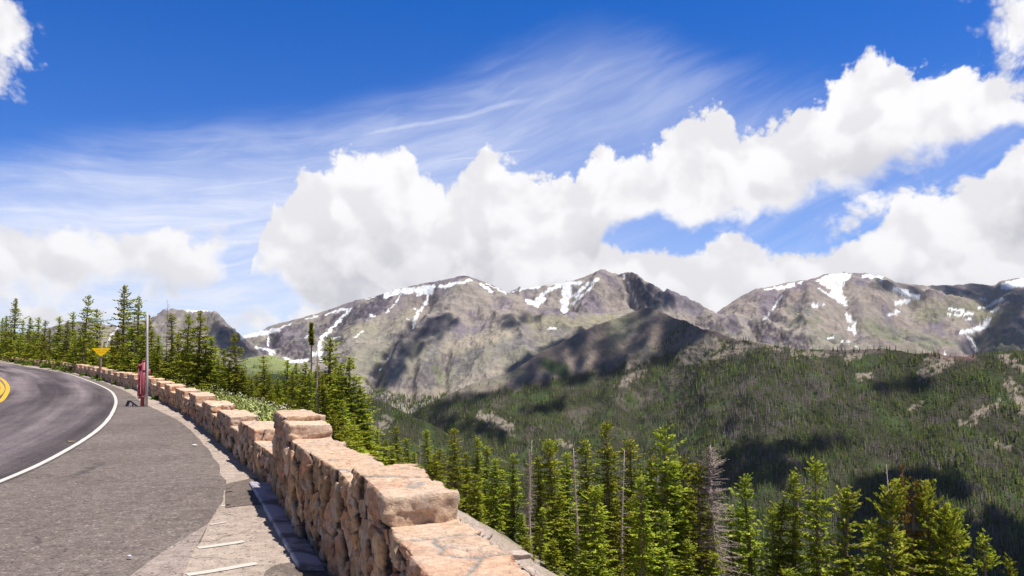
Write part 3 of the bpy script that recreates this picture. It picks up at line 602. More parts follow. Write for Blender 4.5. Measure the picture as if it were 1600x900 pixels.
# pavement base: everything inside the wall
inner = [(float(p[0])+.10, float(p[1])) for p in PATH[::4]]
poly_sheet('pavement', inner+[(-140,150),(-160,-30),(3,-30)], 0.0, M_pave, 'pale worn pavement strip along the wall')
pullR = [(40,572.6),(60,575.6),(100,581),(130,588),(160,597),(185,606.5),(205,616),(222,629),(240,638),(254,645),(275,655),(297,672),(323,700),(338,722),(347,740),(351,757),(350,775),(344,790),(326,819),(303,862),(289,893),(262,950)]
pp = path_from([tuple(map(float, G(*q))) for q in pullR], .3); jit = .05*np.stack([fbm(np.arange(len(pp))*.35, np.zeros(len(pp)), None, 3, 3), fbm(np.arange(len(pp))*.35, np.ones(len(pp))*5, None, 3, 4)], 1)
pp = pp+jit
poly_sheet('pullout', pp.tolist()+[(-2.2,1.5),(-12,1.5),(-14,10),(-16,24),(-30,50)], .004, M_pull, 'dark grey asphalt of the pullout')
wedge = [tuple(map(float, G(*q))) for q in [(326,819),(303,862),(289,893),(262,950),(120,985),(205,900),(262,858)]]
poly_sheet('asphalt_patch', wedge, .008, M_wedge, 'lighter wedge of patched asphalt by the pullout edge')
wl = [(-420,900),(-250,840),(-120,798),(0,756),(58,730),(107,703),(139,683.5),(162,664.5),(175,647),(181.5,630),(179,619),(171,610),(150,600),(125,590.5),(100,583),(50,574.3),(0,566.3),(-60,560.5)]
WLP = path_from([tuple(map(float, G(*q))) for q in wl], .4)
kk = 9; WLP = np.stack([np.convolve(np.pad(WLP[:, i], kk//2, 'edge'), np.ones(kk)/kk, 'valid') for i in (0, 1)], 1)
def strip(name, P, o0, o1, z, mat, label, nu=2, jag=0):
    T = np.gradient(P, axis=0); T /= np.hypot(T[:, 0], T[:, 1])[:, None]; Nn = np.stack([-T[:, 1], T[:, 0]], 1)   # left side
    s = np.concatenate([[0], np.cumsum(np.hypot(*np.diff(P, axis=0).T))])
    offs = np.linspace(o0, o1, nu); V = []; UV = []
    for i, o in enumerate(offs):
        j = jag*fbm(s*2.2, np.full(len(s), i*9.), None, 4, 5)
        Q = P+Nn*(o+j)[:, None]; V.append(np.column_stack([Q, np.full(len(Q), z)])); UV.append(np.column_stack([s, np.full(len(s), o)]))
    o = mesh(name, np.vstack(V), grid_faces(nu, len(P)), mat, None, False, None, np.vstack(UV)); tag(o, label, None, None, 'structure'); return o
strip('road', WLP, -.07, 11.5, .012, M_road, 'dark curving road lanes', 12)
def paint(name, c0, c1, wear=.5):
    m, n, b = material(name, .75, .3); P = objco(n)
    f = n.noise(P, 18, 6, .7); g = n.noise(P, 70, 3, .7)
    c = n.mix(n.map(n.math('ADD', f, n.math('MULTIPLY', g, .35)), .74, .92, 0, wear), c0, c1); n.put(b.inputs['Base Color'], c); bump(n, b, g, .3, .004); return m
M_white = paint('white_paint', (.62, .585, .53), (.26, .23, .20)); M_yel = paint('yellow_paint', (.78, .42, .03), (.3, .2, .07)); M_tick = paint('faded_white_paint', (.60, .55, .49), (.40, .34, .29), 1)
strip('edge_line', WLP, -.045, .045, .016, M_white, 'white edge line curving along the road', 2, .012)
for pts, nm in (([(-60,648),(-25,638),(0,627.5),(9,617),(12.3,608),(9.5,599.5),(0,591.3),(-25,582)], 'outer yellow centre line of the road'), ([(-60,638),(-25,629),(-4,619),(2,613),(4,606.5),(1,600.5),(-6,595),(-30,586)], 'inner yellow centre line of the road')):
    strip('centre_line', path_from([tuple(map(float, G(*q))) for q in pts], .3), -.075, .075, .016, M_yel, nm)
def tick(p0, p1, wd, lab):
    a_ = np.array(G(*p0), float); b_ = np.array(G(*p1), float)
    P = np.array([a_+(b_-a_)*t for t in np.linspace(0, 1, 12)]); strip('parking_line', P, -wd/2, wd/2, .006, M_tick, lab, 2, .03)
tick((309,857),(381,846.5),.085,'third short white parking line beside the wall'); tick((292,899),(402,881),.09,'nearest faded white parking line beside the wall'); tick((328,820.5),(352,816),.05,'small white parking line beside the wall'); tick((330,710.5),(341,708.5),.05,'tiny far white parking line'); tick((350,770),(362,768.5),.05,'tiny white parking line by the drain slab'); tick((344,792),(358,789),.06,'faint white parking line by the drain slab')

# ------------------------------------------------------------------ near slope outside the wall
m, n, b = material('slope_ground', .95, .1); P = objco(n)
g1 = n.noise(P, 1.4, 6, .6); g2 = n.noise(P, 14, 5, .7); g3 = n.voro(P, 26, 'F1', 0, .5, 1); q3 = n.xyz(g3)
far_ = n.map(n.xyz(attr(n))[0], 9.0, 16.0, 0, 1)
c = n.mix(n.map(g1, .35, .65), (.42, .33, .27), (.55, .45, .38)); c = n.mix(n.map(g2, .5, .66), c, (.30, .27, .24)); c = n.mix(n.map(q3[0], .75, .95, 0, .8), c, (.62, .56, .5)); c = n.mix(n.map(q3[1], .85, .97, 0, .8), c, (.55, .27, .12)); c = n.mix(n.map(q3[2], .82, .97, 0, .8), c, (.12, .09, .06))
c = n.mix(far_, c, n.mix(n.map(g1, .4, .6), (.10, .13, .035), (.16, .13, .08))); n.put(b.inputs['Base Color'], c); bump(n, b, n.math('ADD', g2, q3[0]), .8, .03)
M_slope = m
ss = np.concatenate([np.arange(0, 40, .12), np.arange(40, SL[-1], 1.0)]); uu = np.concatenate([[.25, .35], np.arange(.4, 4, .08), np.arange(4, 12, .4), np.arange(12, 60, 2.), np.arange(60, 500, 20.)])
x, y, tx, ty, nx, ny = fr(ss); Ug, Sg = np.meshgrid(uu, ss)
XX = x[:, None]+nx[:, None]*Ug; YY = y[:, None]+ny[:, None]*Ug
ed = .3*fbm(XX*.9, YY*.9, None, 4, 6)
ZZ = ground_z(Ug+ed*.5, y[:, None])+.10*fbm(XX*1.6, YY*1.6, None, 6, 8, .68)*sstep(.4, 1, Ug)+.5*fbm(XX*.12, YY*.12, None, 3, 9)*sstep(2.5, 8, Ug)
ZZ = ZZ+.10*sstep(.6,1.6,Ug)*sstep(0,.5,fbm(XX*1.1,YY*1.1,None,3,10))*sstep(3,1.8,Ug)
colr = np.stack([Ug.ravel(), Ug.ravel(), Ug.ravel()], 1)
o = mesh('hillside', np.column_stack([XX.ravel(), YY.ravel(), ZZ.ravel()]), grid_faces(len(ss), len(uu)), M_slope, None, True, colr); tag(o, 'rubbly shoulder and steep slope outside the wall', None, None, 'structure')

# ------------------------------------------------------------------ stone walls
def vcell(p, sc_, seed):
    q = p/sc_; b0 = np.floor(q).astype(int)
    d1 = np.full(len(p), 9e9); d2 = d1.copy(); c1 = np.zeros((len(p), 3)); c2 = c1.copy(); idd = np.zeros((len(p), 3), int)
    for i in (-1, 0, 1):
        for j in (-1, 0, 1):
            for k in (-1, 0, 1):
                B = b0+np.array((i, j, k)); J = np.stack([rnd(B[:, 0], B[:, 1], B[:, 2], seed+t) for t in (1, 2, 3)], 1)
                C = B+.5+(J-.5)*.85; dd = ((q-C)**2).sum(1)
                m1_ = dd < d1; m2_ = ~m1_ & (dd < d2)
                d2 = np.where(m1_, d1, np.where(m2_, dd, d2)); c2 = np.where(m1_[:, None], c1, np.where(m2_[:, None], C, c2))
                d1 = np.where(m1_, dd, d1); c1 = np.where(m1_[:, None], C, c1); idd = np.where(m1_[:, None], B, idd)
    v = c2-c1; e = ((c1+c2)/2-q)*v; ln = np.linalg.norm(v, axis=1)+1e-6; e = e.sum(1)/ln
    scale = np.linalg.norm(v/ln[:, None]*sc_, axis=1)
    return e*scale, (q-c1)*sc_, idd
PALS = np.array([(.62,.36,.21),(.70,.46,.29),(.60,.30,.17),(.57,.38,.22),(.74,.52,.36),(.48,.34,.23),(.66,.41,.21),(.44,.30,.18),(.68,.36,.22),(.60,.44,.31)])
def block(s0, s1, z0, z1, t0, t1, res, sc_, seed, rr=.014, depth=.03, ends=True, joint=.022, rough=.010, flat=1.0, warm=0.):
    sz = np.array([s1-s0, t1-t0, z1-z0]); lo = np.array([s0, t0, z0]); hi = np.array([s1, t1, z1])
    ns, ntt, nz = [max(2, int(math.ceil(v/res))+1) for v in sz]
    S_, T_, Z_ = [np.linspace(a, b, k) for a, b, k in zip(lo, hi, (ns, ntt, nz))]
    Vs = []; Fs = []; off = 0
    def patch(A, B, fixed, val, order):
        nonlocal off
        a, b = np.meshgrid(A, B, indexing='ij'); q = np.zeros((a.size, 3))
        ax = [i for i in range(3) if i != fixed]; q[:, ax[0]] = a.ravel(); q[:, ax[1]] = b.ravel(); q[:, fixed] = val
        f = grid_faces(len(A), len(B)); f = f[:, ::-1] if order else f
        Vs.append(q); Fs.append(f+off); off += len(q)
    patch(S_, Z_, 1, t0, False); patch(S_, Z_, 1, t1, True); patch(S_, T_, 2, z1, True)
    if ends: patch(T_, Z_, 0, s0, True); patch(T_, Z_, 0, s1, False)
    q = np.vstack(Vs); Fc = np.vstack(Fs)
    r = min(rr, sz.min()*.45); inn = np.clip(q, lo+r, hi-r); inn[:, 2] = np.clip(q[:, 2], lo[2], hi[2]-r)
    nrm = q-inn; nrm /= np.linalg.norm(nrm, axis=1)[:, None]+1e-9
    base = inn+nrm*r
    wq = base+.020*np.stack([fbm(base[:, 0]*5, base[:, 1]*5, base[:, 2]*5, 3, seed+k) for k in (40, 41, 42)], 1)
    e, loc, idd = vcell(wq, np.array(sc_), seed)
    h = [rnd(idd[:, 0], idd[:, 1], idd[:, 2], seed+k) for k in range(10, 18)]
    prof = sstep(-.003, joint*1.25, e)**.55
    tilt = np.clip(((h[1]-.5)*loc[:, 0]+(h[2]-.5)*loc[:, 1]+(h[3]-.5)*loc[:, 2])*.26, -.03, .03)
    e2, l2, id2 = vcell(wq+.02*fbm(base[:, 0]*14, base[:, 1]*14, base[:, 2]*14, 2, seed+31)[:, None], np.array((.15, .19, .14)), seed+70)
    hq = [rnd(id2[:, 0], id2[:, 1], id2[:, 2], seed+71+k)-.5 for k in range(4)]
    chip = hq[0]*.016+np.clip((hq[1]*l2[:, 0]+hq[2]*l2[:, 1]+hq[3]*l2[:, 2])*.34, -.014, .014)
    disp = -depth*(1-prof) + (h[0]-.5)*.036*prof*flat + prof*tilt*flat + chip*prof
    disp += rough*fbm(base[:, 0]*16, base[:, 1]*16, base[:, 2]*16, 4, seed+5, .65)*prof*.9
    fac = np.abs(fbm(base[:, 0]*4+h[0]*9, base[:, 1]*4, base[:, 2]*4+h[1]*7, 2, seed+8)); disp += .014*prof*(fac-.2)
    disp = disp*(1-.55*sstep(.7, .98, nrm[:, 2]))
    q = base+nrm*disp[:, None]
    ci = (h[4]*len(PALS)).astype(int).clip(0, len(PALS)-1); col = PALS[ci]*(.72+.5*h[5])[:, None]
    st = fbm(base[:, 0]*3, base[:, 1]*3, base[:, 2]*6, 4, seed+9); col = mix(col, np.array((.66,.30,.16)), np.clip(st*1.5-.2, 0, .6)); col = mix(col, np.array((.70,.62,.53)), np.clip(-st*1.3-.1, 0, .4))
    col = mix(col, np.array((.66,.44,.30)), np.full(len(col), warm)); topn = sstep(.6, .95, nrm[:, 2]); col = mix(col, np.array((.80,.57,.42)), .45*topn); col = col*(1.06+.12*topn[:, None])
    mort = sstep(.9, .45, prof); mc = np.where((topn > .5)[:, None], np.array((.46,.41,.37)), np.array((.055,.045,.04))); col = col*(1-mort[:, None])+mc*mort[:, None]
    return q, Fc, col
def place(q):
    x, y, tx, ty, nx, ny = fr(q[:, 0]); return np.stack([x+nx*q[:, 1], y+ny*q[:, 1], q[:, 2]], 1)
m, n, b = material('wall_stone', .88, .25); P = objco(n)
s1 = n.noise(P, 22, 8, .7); s2 = n.noise(P, 5, 6, .65, .6); s3 = n.noise(n.vmath('MULTIPLY', P, (1., 1., 3.)), 60, 4, .7)
k = n.map(s1, .3, .7, .62, 1.34); c = n.mix(1, attr(n), n.comb(k, k, k), 'MULTIPLY')
c = n.mix(n.map(s2, .58, .72, 0, .35), c, (.50, .24, .13)); c = n.mix(n.map(s2, .44, .30, 0, .45), c, (.58, .52, .46)); lich = n.voro(P, 9, 'F1', 2); c = n.mix(n.math('MULTIPLY', n.map(lich, .12, .06, 0, .8), n.map(s3, .45, .6)), c, (.5, .2, .04))
c = n.mix(n.map(s3, .62, .72, 0, .55), c, (.16, .11, .085))
n.put(b.inputs['Base Color'], c); bump(n, b, n.math('ADD', n.math('ADD', s1, n.math('MULTIPLY', s3, .35)), n.math('MULTIPLY', s2, .6)), .95, .035)
M_stone = m
def build_wall(label, segs, merlons, name='stone_wall'):
    x0, y0 = fr(segs[0][0])[:2]; root = empty(name, (float(x0), float(y0), 0)); tag(root, label, 'wall')
    off = np.array([float(x0), float(y0), 0]); Vs = []; Fs = []; Cs = []; k = 0
    for (s0, s1, h, wd, res, sc_) in segs:
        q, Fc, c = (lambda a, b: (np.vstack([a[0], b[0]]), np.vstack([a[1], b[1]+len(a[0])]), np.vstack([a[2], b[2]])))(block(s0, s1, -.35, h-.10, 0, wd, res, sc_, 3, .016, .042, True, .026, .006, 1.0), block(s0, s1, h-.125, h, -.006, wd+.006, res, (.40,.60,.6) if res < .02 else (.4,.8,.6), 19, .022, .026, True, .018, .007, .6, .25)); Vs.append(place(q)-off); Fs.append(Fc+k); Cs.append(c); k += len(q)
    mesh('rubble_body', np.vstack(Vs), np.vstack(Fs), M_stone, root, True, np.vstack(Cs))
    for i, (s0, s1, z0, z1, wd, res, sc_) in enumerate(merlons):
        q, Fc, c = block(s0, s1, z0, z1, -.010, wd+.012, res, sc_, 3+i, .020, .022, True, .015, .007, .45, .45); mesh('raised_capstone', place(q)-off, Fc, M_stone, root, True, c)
    return root
sA = s_at
near = (.22, .66, .40)
ns0, nA0, nA1, nB0, nB1 = s_at(1.2), s_at(4.22), s_at(5.32), s_at(8.15), s_at(9.62)
build_wall('tall near wall of pinkish rubble stone with flat caps, beside the drain slab', [(ns0, s_at(7), .79, .40, .0095, near), (s_at(7), nB1, .79, .41, .013, near)],
           [(nA0, nA0+.50, .765, .925, .365, .0095, (.7,.8,.7)), (nA0+.50, nA1, .765, .915, .37, .0095, (.30,.7,.5)), (nB0, nB0+.62, .765, .925, .40, .012, (.8,.9,.7)), (nB0+.62, nB1, .765, .955, .41, .012, (.45,.8,.5))])
segs = []; mer = []
bounds = [nB1, s_at(16), s_at(28), s_at(50), s_at(80), SL[-1]-.5]; ress = [.016, .028, .05, .10, .16]
for a_, b_, r_ in zip(bounds[:-1], bounds[1:], ress): segs.append((a_, b_, .42, .45, r_, (.24,.55,.26)))
s_ = s_at(11.15); k = 0
while s_ < SL[-1]-4:
    ln = 1.25+.45*rnd(np.array([k]), np.array([1]), np.array([2]), 4)[0]; y_ = float(fr(s_)[1]); r_ = ress[0] if y_ < 16 else ress[1] if y_ < 28 else ress[2] if y_ < 50 else .09
    if not (len(mer) and False): mer.append((s_, s_+ln, .40, .565+.05*rnd(np.array([k]), np.array([5]), np.array([2]), 4)[0], .44, r_, (.62,.8,.6)))
    s_ += ln+(1.25 if y_ < 30 else 1.0)+.4*rnd(np.array([k]), np.array([1]), np.array([7]), 4)[0]; k += 1
build_wall('low pinkish stone wall with raised capstones curving away along the road', segs, mer)

# drain slab
m, n, b = material('wet_concrete', .55, .4); P = objco(n); q = n.noise(P, 2.2, 6, .6, .4)
n.put(b.inputs['Base Color'], n.mix(n.map(q, .46, .58), (.46, .42, .47), (.12, .10, .11))); bump(n, b, n.noise(P, 40, 4), .4, .006); 
sp = [G(389,757), G(420,757), G(508,893), G(466,892)]
tx_ = [tuple(map(float, q)) for q in sp]; A = (tx_[3][0]-tx_[0][0], tx_[3][1]-tx_[0][1])
nx_ = 30; rows_ = []
for i in range(nx_+1):
    t = i/nx_; l = (tx_[0][0]*(1-t)+tx_[3][0]*t, tx_[0][1]*(1-t)+tx_[3][1]*t); r_ = (tx_[1][0]*(1-t)+tx_[2][0]*t, tx_[1][1]*(1-t)+tx_[2][1]*t); rows_.append((l, r_))
V = []; Fc = []
for l, r_ in rows_: V += [(l[0], l[1], -.02), (l[0]+.004, l[1], .030), (l[0]+.02, l[1], .038), (r_[0], r_[1], .02), (r_[0], r_[1], -.02)]
for i in range(nx_):
    for j in range(4): a_ = i*5+j; Fc.append((a_, a_+1, a_+6, a_+5))
Fc += [(0,1,2,3,4), tuple(nx_*5+j for j in (4,3,2,1,0))]
o = mesh('drain_slab', V, Fc, m, None, False); tag(o, 'damp grey concrete drain slab along the foot of the tall wall', 'slab')
# damp dark sunken patches beside it
M_damp = asphalt('damp_asphalt', (.13, .10, .085), (.22, .18, .15), .4)[0]
poly_sheet('damp_pavement', [tuple(map(float, G(*q))) for q in [(352,757),(388,749),(402,747),(414,790),(395,789),(352,794)]], .006, M_damp, 'brownish damp pavement patch beside the drain slab')
poly_sheet('damp_pavement', [tuple(map(float, G(*q))) for q in [(415,893),(430,884),(452,880),(510,886),(520,930),(400,930)]], .006, M_damp, 'brown damp pavement at the near end of the drain slab')
# ------------------------------------------------------------------ road litter
m, n, b = material('dry_leaf', .8, .2); b.inputs['Base Color'].default_value = (.75, .45, .04, 1)
def scrap(px, py, s, mat, name, lab, cat):
    x, y = map(float, G(px, py)); g = random.Random(px); V = []; k = 8
    for i in range(k): a_ = i*6.283/k; r_ = s*g.uniform(.6, 1.1); V.append((r_*math.cos(a_), .5*r_*math.sin(a_), .012+.012*g.random()))
    V += [(v[0]*.95, v[1]*.95, .002) for v in V]; Fc = [tuple(range(k)), tuple(range(2*k-1, k-1, -1))]+[(i, (i+1) % k, k+(i+1) % k, k+i) for i in range(k)]
    o = mesh(name, V, Fc, mat, None, False); o.location = (x, y, .014); o.rotation_euler = (0, 0, g.uniform(-.5, .5)); tag(o, lab, cat)
scrap(110, 692, .09, m, 'leaf', 'yellow dry leaf lying on the road just inside the white edge line', 'leaf')
m, n, b = material('paper_white', .7, .2); b.inputs['Base Color'].default_value = (.8, .8, .8, 1)
scrap(304, 697.5, .06, m, 'paper_scrap', 'white paper scrap on the pullout near the low wall', 'litter'); scrap(202, 875, .03, m, 'paper_scrap', 'tiny white scrap on the near pullout asphalt', 'litter'); scrap(235, 624, .10, m, 'paper_scrap', 'white scrap on the ground right of the red gate post', 'litter')

# ------------------------------------------------------------------ tubes and gate
def tube(pts, r, seg=12, r1=None, caps=True):
    P = np.array(pts, float); V = []; Fc = []; k = len(P)
    for i in range(k):
        d = P[min(i+1, k-1)]-P[max(i-1, 0)]; d /= np.linalg.norm(d)
        a = np.cross(d, (0, 0, 1) if abs(d[2]) < .9 else (1, 0, 0)); a /= np.linalg.norm(a); b_ = np.cross(d, a)
        rr = r[i] if isinstance(r, (list, tuple)) else (r+(r1-r)*i/(k-1) if r1 is not None else r)
        for j in range(seg): t = j*2*math.pi/seg; V.append(P[i]+rr*(math.cos(t)*a+math.sin(t)*b_))
    for i in range(k-1):
        for j in range(seg): Fc.append((i*seg+j, i*seg+(j+1) % seg, (i+1)*seg+(j+1) % seg, (i+1)*seg+j))
    if caps: Fc += [tuple(range(seg-1, -1, -1)), tuple((k-1)*seg+j for j in range(seg))]
    return V, Fc
def joinp(ps):
    V = []; Fc = []
    for v, f in ps: k = len(V); V += [tuple(q) for q in v]; Fc += [tuple(i+k for i in g) for g in f]
    return V, Fc
m, n, b = material('maroon_paint', .5, .4); P = objco(n); n.put(b.inputs['Base Color'], n.mix(n.map(n.noise(P, 9, 6, .7), .52, .68, 0, .6), (.36, .08, .095), (.52, .30, .28))); M_mar = m
m, n, b = material('weathered_wood_pale', .9, .1); P = objco(n); n.put(b.inputs['Base Color'], n.mix(n.noise(n.vmath('MULTIPLY', P, (20., 20., 2.)), 1, 5, .6), (.50, .44, .41), (.78, .72, .68))); M_pale = m
m, n, b = material('reflector_white', .5, .4); P = objco(n); n.put(b.inputs['Base Color'], n.mix(n.map(n.noise(P, 14, 4), .45, .6), (.75, .68, .66), (.5, .2, .2))); M_refl = m
gx, gy_ = map(float, G(222.5, 635.5)); gate = empty('road_gate', (gx, gy_, 0)); tag(gate, 'maroon steel swing gate folded back beside the tall white pole', 'gate')
dv = np.array([-.46, 1]); dv /= np.hypot(*dv); dv = np.array([dv[0], dv[1]])
V, Fc = joinp([tube([(0,0,-.1),(0,0,1.33)], .058, 20), tube([(0,0,1.33),(0,0,1.345),(0,0,1.355)], [.066,.066,.03], 20), tube([(0,0,1.05),(0,0,1.09)], .070, 20), tube([(0,0,.28),(0,0,.31)], .068, 20)]); mesh('post', V, Fc, M_mar, gate)
Lg = 2.9; side = np.array([-.10, 0]); e = np.array([dv[0]*Lg, dv[1]*Lg]); w0 = side
V, Fc = joinp([tube([(side[0], 0, 1.16), (e[0]+side[0], e[1], 1.10)], .045, 14)]); mesh('top_rail', V, Fc, M_mar, gate)
V, Fc = joinp([tube([(side[0]*.6, 0, .28), (e[0]+side[0], e[1], 1.04)], .035, 12)]); mesh('brace', V, Fc, M_mar, gate)
V, Fc = joinp([tube([(e[0]+side[0], e[1], 1.2), (e[0]+side[0]+.02, e[1]+.03, .10)], .05, 12), tube([(e[0]+side[0]-.06, e[1], .1), (e[0]+side[0]+.1, e[1], .1)], .03, 8)]); mesh('drop_leg', V, Fc, M_mar, gate)
V, Fc = joinp([tube([(-.115, -.02, .30), (-.13, .0, 1.18)], .036, 12), tube([(-.13,0,1.16),(-.13,0,1.24)], .06, 12)]); mesh('hinge_bar', V, Fc, M_mar, gate)
V, Fc = joinp([tube([(-.128,-.006,.42),(-.134,.0,.64)], .043, 12)]); mesh('reflector_sleeve', V, Fc, M_refl, gate)
V, Fc = joinp([tube([(-.03,0,.98),(.17,.05,.98)], .028, 10), tube([(.13,.05,.93),(.13,.05,1.10)], .045, 10)]); mesh('latch', V, Fc, M_mar, gate)
V, Fc = joinp([tube([(side[0], 0, .6), (side[0]+e[0]*.55, e[1]*.55, .62)], .02, 8)]); mesh('lower_rod', V, Fc, M_mar, gate)
px_, py_ = map(float, G(229, 635.5)); H_ = 145*py_/F
V, Fc = tube([(0,0,-.2),(-.02,0,H_*.4),(-.055,0,H_*.75),(-.065,0,H_)], [.040,.036,.031,.025], 12); o = mesh('snow_pole', V, Fc, M_pale); o.location = (px_, py_, 0); tag(o, 'tall thin pale wooden snow pole standing beside the maroon gate post', 'pole')

# sign
m, n, b = material('sign_yellow', .45, .4); b.inputs['Base Color'].default_value = (1.0, .66, .0, 1); M_sy = m
m, n, b = material('sign_lettering', .5, .3); b.inputs['Base Color'].default_value = (.90, .36, .0, 1); M_sl = m
m, n, b = material('brown_post', .85, .2); P = objco(n); n.put(b.inputs['Base Color'], n.mix(n.noise(n.vmath('MULTIPLY', P, (15., 15., 1.)), 1, 4), (.26, .17, .14), (.42, .31, .27))); M_bp = m
sd_ = 44.6; sx, sy, sz = [float(v) for v in at(158, 549.5, sd_)]; sign = empty('road_sign', (sx, sy, 0)); sign.rotation_euler = (0, 0, R(28)); tag(sign, 'yellow downward pointing triangle sign on a brown post behind the low wall', 'sign')
pxm = sd_/F; Wd = 13.2*pxm; top = (549.5-544)*pxm+sz; botz = sz-(556.5-549.5)*pxm
pr = [(-Wd, top), (Wd, top), (Wd*.98, top-.03), (.035, botz), (-.035, botz), (-Wd*.98, top-.03)]
V = [(x_, -.10, z_) for x_, z_ in pr]+[(x_, -.085, z_) for x_, z_ in pr]; Fc = [(5,4,3,2,1,0), tuple(range(6, 12))]+[(i, (i+1) % 6, 6+(i+1) % 6, 6+i) for i in range(6)]
pn = mesh('triangle_panel', V, Fc, M_sy, sign, False)
ps = []
g = random.Random(3)
for zc, half in ((top-.11, .27), (top-.225, .15)):
    xx = -half
    while xx < half:
        if not (half > .2 and abs(xx) < .035): ps.append(([(xx, -.104, zc-.025), (xx+.03, -.104, zc-.025), (xx+.03, -.104, zc+.025), (xx, -.104, zc+.025), (xx, -.101, zc-.025), (xx+.03, -.101, zc-.025), (xx+.03, -.101, zc+.025), (xx, -.101, zc+.025)], [(0,1,2,3),(7,6,5,4),(0,4,5,1),(1,5,6,2),(2,6,7,3),(3,7,4,0)]))
        xx += .048
V, Fc = joinp(ps); mesh('lettering', V, Fc, M_sl, pn, False)
V, Fc = tube([(-.03,0,-1.2),(0,0,botz+.1),(.05,0,top+.35)], .075, 10, .06); mesh('post', V, Fc, M_bp, sign)

# ------------------------------------------------------------------ conifers
def foliage_mat(name, c0, c1, c2):
    m = bpy.data.materials.new(name); m.use_nodes = True; t = m.node_tree; t.nodes.clear(); n = N(t)
    oi = n.n.new('ShaderNodeObjectInfo').outputs['Random']; a = n.xyz(attr(n))
    c = n.mix(a[0], c0, c1); c = n.mix(n.map(a[1], .90, .97, 0, .8), c, c2); k = n.map(oi, 0, 1, .72, 1.3)
    h = n.n.new('ShaderNodeHueSaturation'); n.put(h.inputs['Hue'], n.map(oi, 0, 1, .485, .52)); n.put(h.inputs['Value'], k); n.put(h.inputs['Color'], c)
    d = n.n.new('ShaderNodeBsdfDiffuse'); tr = n.n.new('ShaderNodeBsdfTranslucent'); mx = n.n.new('ShaderNodeMixShader'); mx.inputs[0].default_value = .34
    n.put(d.inputs[0], h.outputs[0]); n.put(tr.inputs[0], h.outputs[0]); n.l.new(d.outputs[0], mx.inputs[1]); n.l.new(tr.outputs[0], mx.inputs[2])
    o = n.n.new('ShaderNodeOutputMaterial'); n.l.new(mx.outputs[0], o.inputs[0]); return m
M_fol = foliage_mat('fir_needles', (.135, .18, .018), (.52, .53, .062), (.42, .28, .07))
M_folb = foliage_mat('fir_needles_browning', (.26, .19, .03), (.36, .25, .05), (.40, .20, .04))
m, n, b = material('bark', .95, .1); P = objco(n); n.put(b.inputs['Base Color'], n.mix(n.noise(n.vmath('MULTIPLY', P, (8., 8., 2.)), 1, 5, .7), (.13, .09, .065), (.33, .25, .20))); M_bark = m
m, n, b = material('bare_grey_wood', .95, .1); P = objco(n); n.put(b.inputs['Base Color'], n.mix(n.noise(n.vmath('MULTIPLY', P, (8., 8., 2.)), 1, 5, .7), (.32, .23, .20), (.62, .50, .45))); M_grey = m

